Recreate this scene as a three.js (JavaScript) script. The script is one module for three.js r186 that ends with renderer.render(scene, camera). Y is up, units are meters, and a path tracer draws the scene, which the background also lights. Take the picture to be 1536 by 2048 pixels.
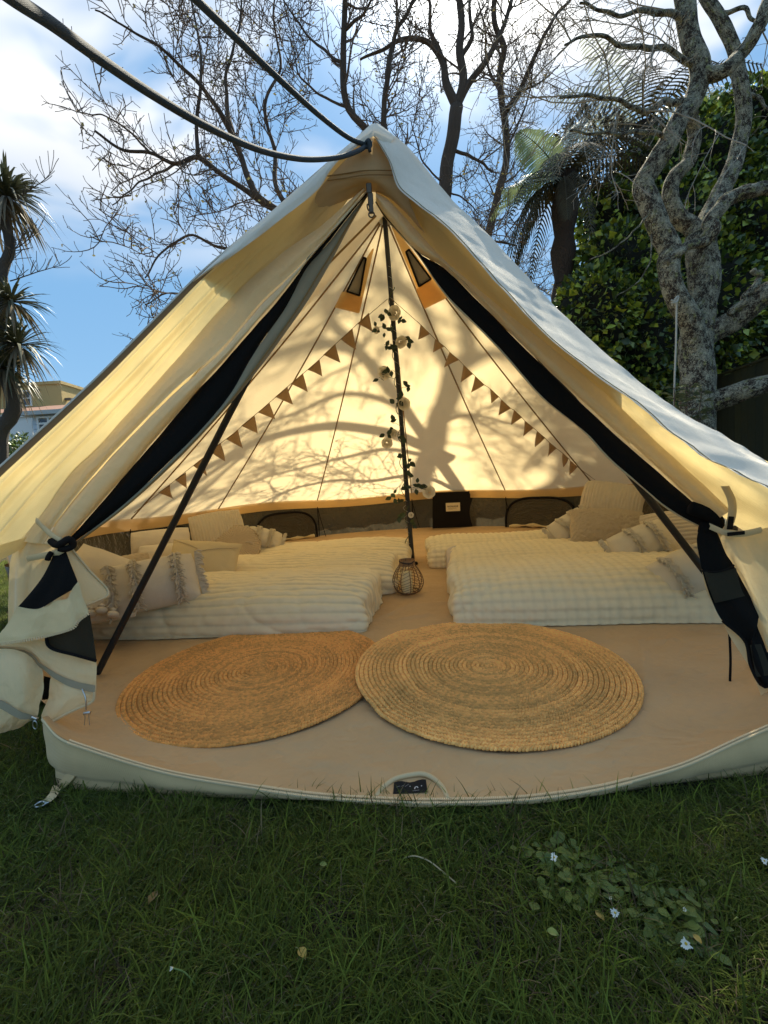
import * as THREE from 'three';
import { mergeGeometries, mergeVertices } from 'three/addons/utils/BufferGeometryUtils.js';
import { ImprovedNoise } from 'three/addons/math/ImprovedNoise.js';
import { RoundedBoxGeometry } from 'three/addons/geometries/RoundedBoxGeometry.js';

// ---------------------------------------------------------------- camera, sky, sun, exposure
const scene = new THREE.Scene();
const FPX = 890;                                             // focal length in pixels of the 1536 x 2048 photograph
const camera = new THREE.PerspectiveCamera(2 * Math.atan(1024 / FPX) * 180 / Math.PI, 0.75, 0.05, 600);
camera.position.set(0, 0.8, 0);
camera.rotation.order = 'YXZ';
camera.rotation.set(-Math.atan(64 / FPX), 0, -0.06);
scene.add(camera); camera.updateMatrixWorld(true);

const SUN_AZ = 13 * Math.PI / 180, SUN_EL = 51 * Math.PI / 180;   // behind the tent, a little to the right
const sunDir = new THREE.Vector3(Math.sin(SUN_AZ) * Math.cos(SUN_EL), Math.sin(SUN_EL), -Math.cos(SUN_AZ) * Math.cos(SUN_EL));
const sun = new THREE.DirectionalLight(new THREE.Color().setRGB(1, 0.91, 0.73), 4.3);
sun.position.copy(sunDir).multiplyScalar(40); sun.castShadow = true; sun.shadow.mapSize.set(4096, 4096); sun.shadow.radius = 1.5;
Object.assign(sun.shadow.camera, { left: -14, right: 14, top: 14, bottom: -14, near: 1, far: 90 });
scene.add(sun, sun.target);

const renderer = new THREE.WebGLRenderer({ antialias: true });
renderer.toneMapping = THREE.LinearToneMapping;
renderer.toneMappingExposure = 3.1;
renderer.shadowMap.enabled = true;

// ---------------------------------------------------------------- noise and small maths
const IN = new ImprovedNoise();
const n3 = (x, y, z) => IN.noise(x, y, z);
function fbm3(x, y, z, o = 4) { let s = 0, a = 0.5; for (let i = 0; i < o; i++) { s += a * n3(x, y, z); x *= 2.03; y *= 2.01; z *= 1.99; a *= 0.5; } return s; }
function rng(seed) { let s = seed >>> 0; return () => { s = (s + 0x6d2b79f5) | 0; let t = Math.imul(s ^ (s >>> 15), 1 | s); t = (t + Math.imul(t ^ (t >>> 7), 61 | t)) ^ t; return ((t ^ (t >>> 14)) >>> 0) / 4294967296; }; }
const V = (x, y, z) => new THREE.Vector3(x, y, z);
const lerp = THREE.MathUtils.lerp, clamp = THREE.MathUtils.clamp, sstep = THREE.MathUtils.smoothstep;
const TAU = Math.PI * 2;

// sky: blue air, brighter near the horizon and round the sun, thin torn high cloud overhead; unseen cloud opposite the sun brightened and warmed as added fill
{
  const w = 2048, h = 1024, d = new Float32Array(w * h * 4);
  for (let j = 0; j < h; j++) {
    const el = ((j + 0.5) / h - 0.5) * Math.PI, y = Math.sin(el), c = Math.cos(el);
    for (let i = 0; i < w; i++) {
      const az = ((i + 0.5) / w - 0.5) * TAU, x = Math.cos(az) * c, z = Math.sin(az) * c;
      const yy = Math.max(y, 0), cosS = x * sunDir.x + y * sunDir.y + z * sunDir.z;
      const hz = Math.pow(1 - yy, 3.2);
      let r = lerp(0.060, 0.135, hz), g = lerp(0.140, 0.230, hz), b = lerp(0.255, 0.320, hz);
      const ang = Math.acos(clamp(cosS, -1, 1)) * 180 / Math.PI, glow = 0.05 * Math.pow(Math.max(cosS, 0), 7) + 2.0 * Math.exp(-(ang / 7.8) * (ang / 7.8));
      r += glow; g += glow * 0.96; b += glow * 0.88;
      if (y > 0.02) {
        const k = 1.5 / (y + 0.12), px = x * k, pz = z * k;
        const wx = 0.8 * fbm3(px * 0.9 + 7, pz * 0.9, 3.3, 3), wz = 0.8 * fbm3(px * 0.9, pz * 0.9 + 4, 9.1, 3);
        let den = 0.50 + 1.15 * fbm3(px * 0.85 + wx + 1.7, pz * 1.35 + wz, 0.5, 6) + 0.28 * fbm3(px * 3.1 + wx * 2, pz * 5.5 + wz * 2, 5.5, 4);
        den += 0.10 * Math.pow(Math.max(cosS, 0), 5);
        let a = sstep(den, 0.36, 0.92) * sstep(y, 0.34, 0.58);
        a = a * 0.93;
        const lit = 0.345 + 0.05 * Math.pow(Math.max(cosS, 0), 4) + 0.36 * Math.max(-cosS, 0) + 0.09 * fbm3(px * 2, pz * 2, 2.2, 3);  // cloud facing away from the sun lifted: added fill from out of view
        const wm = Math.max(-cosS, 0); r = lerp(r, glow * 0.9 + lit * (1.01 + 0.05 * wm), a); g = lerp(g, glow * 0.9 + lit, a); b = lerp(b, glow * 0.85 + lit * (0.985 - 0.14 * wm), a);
      }
      const o = (j * w + i) * 4; d[o] = r; d[o + 1] = g; d[o + 2] = b; d[o + 3] = 1;
    }
  }
  const t = new THREE.DataTexture(d, w, h, THREE.RGBAFormat, THREE.FloatType);
  t.mapping = THREE.EquirectangularReflectionMapping; t.magFilter = THREE.LinearFilter; t.needsUpdate = true;
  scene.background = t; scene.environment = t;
}

// ---------------------------------------------------------------- measuring: a pixel of the photograph to a point of the place
function rayDir(px, py) { return V((px - 768) / FPX, (1024 - py) / FPX, -1).applyQuaternion(camera.quaternion); }
function at(px, py, Z) { const d = rayDir(px, py); return d.multiplyScalar(Z / -d.z).add(camera.position); }
function onY(px, py, y) { const d = rayDir(px, py); return d.multiplyScalar((y - camera.position.y) / d.y).add(camera.position); }
const caster = new THREE.Raycaster();
function hit(px, py, meshes) { caster.set(camera.position, rayDir(px, py).normalize()); const h = caster.intersectObjects(meshes, false); return h.length ? h[h.length - 1].point : null; }

// ---------------------------------------------------------------- things, parts, names
const taken = new Map();
function numbered(name) { const n = taken.get(name) || 0; taken.set(name, n + 1); return n ? name + '_' + String(n).padStart(3, '0') : name; }
function thing(name, label, category, pos, group) {
  const o = new THREE.Group(); o.name = numbered(name); o.userData = { label, category }; if (group) o.userData.group = group;
  o.position.copy(pos || V(0, 0, 0)); scene.add(o); return o;
}
function tag(o, label, category, group) { o.userData.label = label; o.userData.category = category; if (group) o.userData.group = group; return o; }
function stuff(o) { o.userData.kind = 'stuff'; return o; }
function structure(o) { o.userData.kind = 'structure'; return o; }
function worldOf(o) { const p = V(0, 0, 0); while (o && o !== scene) { p.add(o.position); o = o.parent; } return p; }
// geometry given in world metres, hung under parent (whose groups are only moved, never turned, unless local is set)
function put(name, geo, mat, parent = scene, local = false) {
  const m = new THREE.Mesh(geo, mat); m.castShadow = m.receiveShadow = true;
  if (parent === scene) { m.name = numbered(name); geo.computeBoundingBox(); const b = geo.boundingBox, c = V((b.min.x + b.max.x) / 2, b.min.y, (b.min.z + b.max.z) / 2); geo.translate(-c.x, -c.y, -c.z); m.position.copy(c); }
  else { m.name = name; if (!local) { const p = worldOf(parent); geo.translate(-p.x, -p.y, -p.z); } }
  parent.add(m); return m;
}

// ---------------------------------------------------------------- mesh builder
class MB {
  constructor() { this.p = []; this.u = []; this.i = []; this.c = []; this.col = null; }
  vert(x, y, z, u = 0, v = 0) { this.p.push(x, y, z); this.u.push(u, v); if (this.col) this.c.push(this.col[0], this.col[1], this.col[2]); return this.p.length / 3 - 1; }
  tri(a, b, c) { this.i.push(a, b, c); }
  quad(a, b, c, d) { this.i.push(a, b, c, a, c, d); }
  // tube through points with a radius each (or one); wob(k, angle) may scale the radius
  tube(pts, rad, seg = 6, { cap = true, wob = null, v0 = 0 } = {}) {
    const n = pts.length, R = (k) => (Array.isArray(rad) ? rad[k] : rad);
    let t = V(), nrm = V(), prev = null, len = v0; const base = this.p.length / 3;
    for (let k = 0; k < n; k++) {
      t.subVectors(pts[Math.min(k + 1, n - 1)], pts[Math.max(k - 1, 0)]).normalize();
      if (!prev) { nrm.set(Math.abs(t.y) > 0.9 ? 1 : 0, Math.abs(t.y) > 0.9 ? 0 : 1, 0).addScaledVector(t, -nrm.dot(t)).normalize(); }
      else { nrm.copy(prev).addScaledVector(t, -prev.dot(t)).normalize(); }
      prev = nrm.clone(); const bi = V().crossVectors(t, nrm);
      if (k) len += pts[k].distanceTo(pts[k - 1]);
      for (let s = 0; s <= seg; s++) {
        const a = s / seg * TAU, r = R(k) * (wob ? wob(k, a, pts[k]) : 1), ca = Math.cos(a) * r, sa = Math.sin(a) * r;
        this.vert(pts[k].x + nrm.x * ca + bi.x * sa, pts[k].y + nrm.y * ca + bi.y * sa, pts[k].z + nrm.z * ca + bi.z * sa, s / seg * Math.max(0.02, R(0)) * TAU, len);
      }
    }
    for (let k = 0; k < n - 1; k++) for (let s = 0; s < seg; s++) { const a = base + k * (seg + 1) + s; this.quad(a, a + 1, a + seg + 2, a + seg + 1); }
    if (cap) for (const k of [0, n - 1]) {
      const c = this.vert(pts[k].x, pts[k].y, pts[k].z, 0, len), b = base + k * (seg + 1);
      for (let s = 0; s < seg; s++) k ? this.tri(c, b + s, b + s + 1) : this.tri(c, b + s + 1, b + s);
    }
    return this;
  }
  grid(nu, nv, f, { closeU = false } = {}) {     // f(i/nu, j/nv) -> [x,y,z,u,v]
    const b = this.p.length / 3;
    for (let j = 0; j <= nv; j++) for (let i = 0; i <= nu; i++) { const q = f(i / nu, j / nv); this.vert(q[0], q[1], q[2], q[3] || 0, q[4] || 0); }
    for (let j = 0; j < nv; j++) for (let i = 0; i < nu; i++) { const a = b + j * (nu + 1) + i; this.quad(a, a + 1, a + nu + 2, a + nu + 1); }
    return this;
  }
  add(geo, m) {                                   // another geometry, placed by a matrix
    const g = m ? geo.clone().applyMatrix4(m) : geo, P = g.attributes.position, U = g.attributes.uv, b = this.p.length / 3;
    for (let k = 0; k < P.count; k++) this.vert(P.getX(k), P.getY(k), P.getZ(k), U ? U.getX(k) : 0, U ? U.getY(k) : 0);
    if (g.index) for (let k = 0; k < g.index.count; k++) this.i.push(b + g.index.getX(k)); else for (let k = 0; k < P.count; k++) this.i.push(b + k);
    return this;
  }
  geo(smooth = true) {
    const g = new THREE.BufferGeometry();
    g.setAttribute('position', new THREE.Float32BufferAttribute(this.p, 3)); g.setAttribute('uv', new THREE.Float32BufferAttribute(this.u, 2));
    if (this.c.length) g.setAttribute('color', new THREE.Float32BufferAttribute(this.c, 3));
    g.setIndex(this.i);
    if (smooth) { g.computeVertexNormals(); return g; }
    const f = g.toNonIndexed(); f.computeVertexNormals(); return f;
  }
  build(name, mat, parent, { smooth = true, local = false } = {}) { return put(name, this.geo(smooth), mat, parent, local); }
}
function crv(pts, n, closed = false) { return new THREE.CatmullRomCurve3(pts, closed, 'centripetal').getSpacedPoints(n); }
// smooth surface through rows of control points (all rows of one length); uv in metres
function cr(a, b, c, d, t) { const t2 = t * t, t3 = t2 * t; return 0.5 * (2 * b + (c - a) * t + (2 * a - 5 * b + 4 * c - d) * t2 + (3 * b - a - 3 * c + d) * t3); }
function surface(rows, nu, nv, { disp = null, uv0 = 0 } = {}) {
  const R = rows.length, C = rows[0].length;
  const pick = (j, i) => rows[clamp(j, 0, R - 1)][clamp(i, 0, C - 1)];
  const ev = (u, v) => {
    const x = u * (C - 1), y = v * (R - 1), i = Math.min(Math.floor(x), C - 2), j = Math.min(Math.floor(y), R - 2), fx = x - i, fy = y - j, o = [0, 0, 0];
    ['x', 'y', 'z'].forEach((k, n) => { const q = []; for (let r = -1; r < 3; r++) q.push(cr(pick(j + r, i - 1)[k], pick(j + r, i)[k], pick(j + r, i + 1)[k], pick(j + r, i + 2)[k], fx)); o[n] = cr(...q, fy); });
    return V(...o);
  };
  const P = []; for (let j = 0; j <= nv; j++) { P.push([]); for (let i = 0; i <= nu; i++) P[j].push(ev(i / nu, j / nv)); }
  let lu = 0, lv = 0; const mj = nv >> 1, mi = nu >> 1;
  for (let i = 1; i <= nu; i++) lu += P[mj][i].distanceTo(P[mj][i - 1]);
  for (let j = 1; j <= nv; j++) lv += P[j][mi].distanceTo(P[j - 1][mi]);
  if (disp) {
    const N = P.map((row, j) => row.map((_, i) => { const a = V().subVectors(P[j][Math.min(i + 1, nu)], P[j][Math.max(i - 1, 0)]), b = V().subVectors(P[Math.min(j + 1, nv)][i], P[Math.max(j - 1, 0)][i]); return a.cross(b).normalize(); }));
    for (let j = 0; j <= nv; j++) for (let i = 0; i <= nu; i++) P[j][i].addScaledVector(N[j][i], disp(i / nu, j / nv, P[j][i]));
  }
  const mb = new MB(); mb.grid(nu, nv, (u, v) => { const p = P[Math.round(v * nv)][Math.round(u * nu)]; return [p.x, p.y, p.z, uv0 + u * lu, v * lv]; });
  mb.P = P; return mb;
}
const pix = (list) => list.map(([x, y, z]) => at(x, y, z));

// ---------------------------------------------------------------- textures
function pnoise(size, cells, r) { const g = new Float32Array(cells * cells); for (let k = 0; k < g.length; k++) g[k] = r(); return (u, v) => { const x = ((u % 1) + 1) % 1 * cells, y = ((v % 1) + 1) % 1 * cells, i = Math.floor(x), j = Math.floor(y); let fx = x - i, fy = y - j; fx = fx * fx * (3 - 2 * fx); fy = fy * fy * (3 - 2 * fy); const G = (a, b) => g[(b % cells) * cells + (a % cells)]; return lerp(lerp(G(i, j), G(i + 1, j), fx), lerp(G(i, j + 1), G(i + 1, j + 1), fx), fy); }; }
function pfbm(base, oct, seed) { const r = rng(seed), L = []; for (let k = 0; k < oct; k++) L.push(pnoise(0, base << k, r)); return (u, v) => { let s = 0, a = 0.5, t = 0; for (const f of L) { s += a * f(u, v); t += a; a *= 0.55; } return s / t; }; }
function tex(size, f, srgb = false) {
  const d = new Uint8Array(size * size * 4);
  for (let j = 0; j < size; j++) for (let i = 0; i < size; i++) { const c = f((i + 0.5) / size, (j + 0.5) / size), o = (j * size + i) * 4, a = Array.isArray(c) ? c : [c, c, c]; d[o] = clamp(a[0], 0, 1) * 255; d[o + 1] = clamp(a[1], 0, 1) * 255; d[o + 2] = clamp(a[2], 0, 1) * 255; d[o + 3] = 255; }
  const t = new THREE.DataTexture(d, size, size); t.wrapS = t.wrapT = THREE.RepeatWrapping; t.magFilter = THREE.LinearFilter; if (srgb) t.colorSpace = THREE.SRGBColorSpace; t.needsUpdate = true; return t;
}
function rep(t, x, y = x) { const c = t.clone(); c.repeat.set(x, y); c.needsUpdate = true; return c; }
const rgb = (r, g, b) => new THREE.Color().setRGB(r, g, b);

const fA = pfbm(4, 6, 11), fB = pfbm(8, 5, 23), fC = pfbm(16, 4, 31);
const texMottle = tex(512, (u, v) => { const a = fA(u, v), b = fB(u + 0.3, v); return 0.80 + 0.25 * a + 0.10 * b - 0.06; });          // soft grey mottling near white
const texWeave = tex(512, (u, v) => { const sl = 0.5 * fA(u * 8, v) + 0.5 * fB(u, v * 8); return 0.5 + 0.3 * (sl - 0.5) + 0.12 * Math.sin(u * TAU * 64) * Math.sin(v * TAU * 64) + 0.5 * (fA(u, v) - 0.5); });
const texCanvasColor = tex(512, (u, v) => { const sl = 0.5 * fB(u * 1, v * 16) + 0.5 * fB(u * 16, v); const k = 0.88 + 0.10 * fA(u, v) + 0.06 * (sl - 0.5); return [k, k * 0.995, k * 0.985]; });
const texWrinkle = tex(512, (u, v) => { const w = fA(u + 0.12 * fB(u, v), v + 0.2 * fA(v, u)); const r = 1 - Math.abs(2 * fB(u * 1, v + 0.1 * w) - 1); return 0.6 * w + 0.4 * r * r; });
const texBraid = tex(256, (u, v) => { const a = Math.abs(Math.sin(TAU * 2 * (u + v))), b = Math.abs(Math.sin(TAU * 2 * (u - v))); return 0.5 * Math.max(a, b) + 0.2 * fC(u * 2, v * 2) + 0.15; });
const texGrain = tex(256, (u, v) => 0.5 + 0.5 * (fC(u, v) - 0.5) + 0.5 * (fC(u * 4, v * 4) - 0.5));

// ---------------------------------------------------------------- materials
const P_ = (o) => new THREE.MeshPhysicalMaterial({ side: THREE.DoubleSide, roughness: 1, thickness: 0, ...o });
const S_ = (o) => new THREE.MeshStandardMaterial({ side: THREE.DoubleSide, roughness: 0.9, ...o });
const M = {
  roof: P_({ color: rgb(0.95, 0.765, 0.43), transmission: 0.395, map: rep(texCanvasColor, 1.6), bumpMap: rep(texWeave, 2), bumpScale: 0.004 }),
  hood: P_({ color: rgb(0.96, 0.75, 0.34), transmission: 0.60, map: rep(texCanvasColor, 2), bumpMap: rep(texWeave, 3), bumpScale: 0.003 }),
  drape: P_({ color: rgb(0.89, 0.71, 0.39), transmission: 0.35, map: rep(texCanvasColor, 2.2), bumpMap: rep(texWrinkle, 1.6), bumpScale: 0.006 }),
  white: P_({ color: rgb(0.83, 0.755, 0.62), transmission: 0.12, map: rep(texCanvasColor, 2.5), bumpMap: rep(texWeave, 4), bumpScale: 0.003 }),
  hem: P_({ color: rgb(0.26, 0.17, 0.085), transmission: 0.2, map: rep(texCanvasColor, 4) }),
  cream: P_({ color: rgb(0.88, 0.69, 0.37), transmission: 0.2, map: rep(texCanvasColor, 3), bumpMap: rep(texWeave, 4), bumpScale: 0.003 }),
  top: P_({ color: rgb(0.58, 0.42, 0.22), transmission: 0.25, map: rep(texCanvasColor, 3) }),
  trim: P_({ color: rgb(0.72, 0.46, 0.18), transmission: 0.3, map: rep(texCanvasColor, 3) }),
  vent: P_({ color: rgb(0.80, 0.53, 0.22), transmission: 0.6, map: rep(texCanvasColor, 3) }),
  seam: S_({ color: rgb(0.28, 0.17, 0.06), roughness: 1 }),
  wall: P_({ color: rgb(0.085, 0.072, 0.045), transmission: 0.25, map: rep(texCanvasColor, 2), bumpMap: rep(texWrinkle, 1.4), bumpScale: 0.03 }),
  mesh: P_({ color: rgb(0.012, 0.011, 0.010), roughness: 1, specularIntensity: 0.15, transmission: 0.0, bumpMap: rep(texGrain, 14), bumpScale: 0.003 }),
  meshThin: P_({ color: rgb(0.045, 0.040, 0.026), specularIntensity: 0.2, roughness: 0.9, transmission: 0.3, bumpMap: rep(texGrain, 10), bumpScale: 0.002 }),
  floor: S_({ color: rgb(0.60, 0.39, 0.19), roughness: 0.85, map: rep(texMottle, 0.8), bumpMap: rep(texWrinkle, 0.7), bumpScale: 0.022 }),
  lip: P_({ color: rgb(0.85, 0.585, 0.28), roughness: 0.95, transmission: 0.15, map: rep(texMottle, 2), bumpMap: rep(texWeave, 4), bumpScale: 0.002 }),
  zip: S_({ color: rgb(0.80, 0.62, 0.36), roughness: 0.8 }),
  tape: S_({ color: rgb(0.70, 0.53, 0.29), roughness: 0.95, map: rep(texCanvasColor, 6) }),
  greytape: S_({ color: rgb(0.36, 0.29, 0.18), roughness: 0.95, map: rep(texCanvasColor, 6) }),
  steel: S_({ color: rgb(0.55, 0.55, 0.53), roughness: 0.3, metalness: 1 }),
  darkmetal: S_({ color: rgb(0.10, 0.075, 0.05), roughness: 0.4, metalness: 0.8 }),
  pole: S_({ color: rgb(0.012, 0.012, 0.013), roughness: 0.5, bumpMap: rep(texGrain, 6), bumpScale: 0.001 }),
  blackcloth: P_({ color: rgb(0.013, 0.011, 0.010), specularIntensity: 0.25, roughness: 0.9, bumpMap: rep(texWeave, 6), bumpScale: 0.002 }),
};

// ---------------------------------------------------------------- the lawn
const lawnColor = tex(1024, (u, v) => { const a = fA(u, v), b = fC(u * 2, v * 2), c = fC(u * 6, v * 6), bare = sstep(fB(u + 0.4, v + 0.1), 0.62, 0.74); const g = 0.55 + 0.9 * (b - 0.5) + 0.8 * (c - 0.5); return [lerp(0.26, 0.38, a) * g * lerp(1, 1.35, bare), lerp(0.27, 0.33, a) * g * lerp(1, 0.88, bare), 0.13 * g * lerp(1, 1.5, bare)]; }, true);
M.lawn = S_({ map: rep(lawnColor, 0.55), roughness: 1, bumpMap: rep(texGrain, 3), bumpScale: 0.02 });
function groundY(x, z) { return -0.012 + 0.02 * n3(x * 0.7, 0.3, z * 0.7) * sstep(Math.hypot(x - 0.2, z + 3.8), 2.6, 4) + 0.006 * n3(x * 5, 1.3, z * 5); }
{
  const mb = new MB();
  mb.grid(90, 90, (u, v) => { const f = (t) => { const s = 2 * t - 1; return Math.sign(s) * (Math.abs(s) * 6 + Math.pow(Math.abs(s), 4) * 250); }; const x = f(u), z = f(v) - 3; return [x, groundY(x, z), z, x, z]; });
  const m = structure(mb.build('lawn', M.lawn)); m.castShadow = false;
}

// ---------------------------------------------------------------- the bell tent
const tent = thing('bell_tent', 'cream canvas bell tent with its door flaps tied open, pitched on the lawn', 'tent', V(0.2, 0, -4.05));
const CX = 0.2, CZ = -4.05, PHL = -153, PHR = 157;
const AP = V(0.16, 3.10, -4.05), FA = V(0.04, 2.25, -1.97);
function eaveR(ph) { return ph < -100 ? lerp(2.62, 2.86, (-100 - ph) / 53) : ph > 100 ? lerp(2.62, 2.66, (ph - 100) / 57) : 2.62; }
function ring(ph, dr, y) { const a = ph * Math.PI / 180, r = eaveR(ph) + dr; return V(CX + r * Math.sin(a), y, CZ - r * Math.cos(a)); }
function eaveY(ph) { return 0.575 + 0.02 * Math.sin(ph * 0.11) + (ph < -110 ? 0.09 * (-110 - ph) / 43 : 0); }
function roofTop(ph) { const s = Math.abs(ph); if (s < 96) return AP.clone(); const k = (s - 96) / ((ph < 0 ? -PHL : PHR) - 96), p = AP.clone().lerp(FA, k); p.y -= 0.10 * Math.sin(Math.PI * k); return p; }
const SEAMS = [PHL, -120, -86, -58, -26, 5, 35, 62, 90, 122, PHR];
function roofAt(ph, t) {
  const p = roofTop(ph).lerp(ring(ph, 0, eaveY(ph)), t);
  let k = 0; while (k < SEAMS.length - 2 && ph > SEAMS[k + 1]) k++;
  const l = clamp((ph - SEAMS[k]) / (SEAMS[k + 1] - SEAMS[k]), 0, 1), b = Math.sin(Math.PI * l);
  const inw = V(CX - p.x, 0, CZ - p.z).setY(-0.8).normalize();
  p.y -= 0.05 * Math.sin(Math.PI * t);
  return p.addScaledVector(inw, b * Math.sin(Math.PI * Math.min(1, t * 1.02)) * 0.022 + 0.012 * fbm3(ph * 0.05, t * 2.4, 3.1, 3) * t * (1 - t) * 3);
}
const roofMeshes = [];
for (let k = 0; k < SEAMS.length - 1; k++) {
  const a = SEAMS[k], b = SEAMS[k + 1], mb = new MB();
  mb.grid(14, 34, (u, v) => { const ph = lerp(a, b, u), p = roofAt(ph, v); return [p.x, p.y, p.z, (ph * 0.0457) * (0.15 + 0.85 * v), v * 3.6]; });
  roofMeshes.push(mb.build('roof_panel', M.roof, tent));
}
for (const ph of SEAMS.slice(1, -1)) {
  const mb = new MB(), pts = [];
  for (let j = 0; j <= 34; j++) { const p = roofAt(ph, 0.02 + 0.98 * j / 34); p.addScaledVector(V(CX - p.x, -0.5, CZ - p.z).normalize(), 0.008); pts.push(p); }
  mb.tube(pts, 0.0075, 6); mb.build('roof_seam', M.seam, tent);
}
tent.updateMatrixWorld(true);
{ // cap and finial on the pole top
  const mb = new MB(); mb.tube([AP.clone().add(V(0, -0.02, 0)), AP.clone().add(V(0, 0.05, 0)), AP.clone().add(V(0, 0.10, 0))], [0.10, 0.045, 0.012], 16); mb.build('roof_cap', M.white, tent);
}
// eave: orange doubled band inside, flap outside that shades the wall
{
  const n = 120, band = new MB(), flap = new MB();
  const ph = (u) => lerp(PHL + 1, PHR - 1, u);
  band.grid(n, 3, (u, v) => { const f = ph(u), p = ring(f, 0.012 + 0.01 * n3(f * 0.2, v, 1), eaveY(f) + 0.012 - 0.128 * v); return [p.x, p.y, p.z, f * 0.0457, v * 0.14]; });
  band.build('eave_band', M.trim, tent);
  flap.grid(n, 4, (u, v) => { const f = lerp(PHL + 16, PHR - 16, u), p = ring(f, 0.016 + 0.20 * v, eaveY(f) - 0.01 - 0.15 * v + 0.02 * v * Math.sin(f * 0.8)); return [p.x, p.y, p.z, f * 0.0457, v * 0.25]; });
  flap.build('eave_flap', M.roof, tent);
}
// low dark wall in panels between the seams
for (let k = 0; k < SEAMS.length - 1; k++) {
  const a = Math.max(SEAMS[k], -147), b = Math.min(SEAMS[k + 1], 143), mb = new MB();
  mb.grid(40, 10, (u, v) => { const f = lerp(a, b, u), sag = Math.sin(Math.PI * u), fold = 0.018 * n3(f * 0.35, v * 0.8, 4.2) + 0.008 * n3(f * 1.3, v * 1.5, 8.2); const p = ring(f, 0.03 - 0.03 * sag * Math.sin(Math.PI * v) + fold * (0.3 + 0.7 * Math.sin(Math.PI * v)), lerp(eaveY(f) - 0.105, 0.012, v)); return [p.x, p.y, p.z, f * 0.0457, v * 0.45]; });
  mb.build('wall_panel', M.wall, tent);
  if (k) { const s = new MB(), pts = []; for (let j = 0; j <= 8; j++) pts.push(ring(a, 0.012 + 0.006 * Math.sin(j), lerp(eaveY(a) - 0.10, 0.03, j / 8))); s.tube(pts, 0.006, 6); const t = ring(a, -0.005, eaveY(a) - 0.13); s.tube(crv([t, V(t.x + 0.02, t.y - 0.1, t.z + 0.02), V(t.x + 0.05, t.y - 0.24, t.z + 0.01), V(t.x + 0.09, t.y - 0.4, t.z + 0.03)], 14), 0.005, 5); s.build('wall_tie', M.blackcloth, tent); }
}
// arched screened openings in the wall, with black zip piping
function arch(ph0, w, h) {
  const base = (s, y) => ring(ph0 + s, -0.022, y), pts = [];
  for (let j = 0; j <= 40; j++) { const a = Math.PI * j / 40, q = 0.62; const s = -Math.sign(Math.cos(a)) * Math.pow(Math.abs(Math.cos(a)), q), t = Math.pow(Math.sin(a), q); pts.push(base(s * w, 0.045 + h * t)); }
  const fr = new MB(); fr.tube(pts, 0.016, 8);
  const o = fr.build('wall_window', M.blackcloth, tent);
  const mb = new MB(), N = 40; mb.grid(N, 6, (u, v) => { const q = pts[Math.round(u * N)]; const f = ph0 + lerp(-w, w, u); const b = base(lerp(-w, w, u), 0.045); const p = V(lerp(b.x, q.x, v), lerp(b.y, q.y, v), lerp(b.z, q.z, v)); const k = 0.012 * n3(f * 0.5, v * 2, 2); return [p.x + k, p.y, p.z + k, u, v]; });
  put('screen', mb.geo(), M.wall, o);
  // rolled fabric lying at the foot of the opening
  const rl = new MB(); rl.tube(crv([base(-w * 0.9, 0.05), base(-w * 0.3, 0.075), base(w * 0.2, 0.06), base(w * 0.9, 0.06)], 16), [...Array(17)].map((_, i) => 0.02 + 0.012 * Math.sin(i * 1.3)), 8); put('rolled_blind', rl.geo(), M.drape, o);
}
arch(-37, 10, 0.385); arch(46, 11, 0.40); arch(-75, 9, 0.38);
{ // black pocket with a sewn label
  const q = [[865, 985], [953, 982], [953, 1053], [865, 1057]].map(([x, y]) => at(x, y, 6.46));
  const mb = new MB(); mb.grid(8, 6, (u, v) => { const p = q[0].clone().lerp(q[1], u).lerp(q[3].clone().lerp(q[2], u), v); return [p.x, p.y, p.z + 0.02 * Math.sin(Math.PI * u) * Math.sin(Math.PI * v), u, v]; });
  const pocket = mb.build('wall_pocket', M.blackcloth, tent);
  const cv = document.createElement('canvas'); cv.width = 256; cv.height = 160; const g = cv.getContext('2d');
  g.fillStyle = '#d9c9a4'; g.fillRect(0, 0, 256, 160); g.fillStyle = '#3a2a1a'; g.font = 'bold 46px sans-serif'; g.textAlign = 'center'; g.fillText('NOMADE', 124, 84); g.fillRect(40, 100, 150, 5); g.globalAlpha = 0.5; g.fillRect(36, 124, 90, 4);
  const t = new THREE.CanvasTexture(cv); t.colorSpace = THREE.SRGBColorSpace;
  const c = at(906, 1014, 6.40), lb = new RoundedBoxGeometry(0.205, 0.122, 0.006, 2, 0.003); lb.rotateZ(-0.02); lb.translate(c.x, c.y, c.z);
  const l = put('label', lb, S_({ map: t, roughness: 0.8 }), pocket); l.userData.label = 'small pale sewn label with dark lettering';
}
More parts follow.
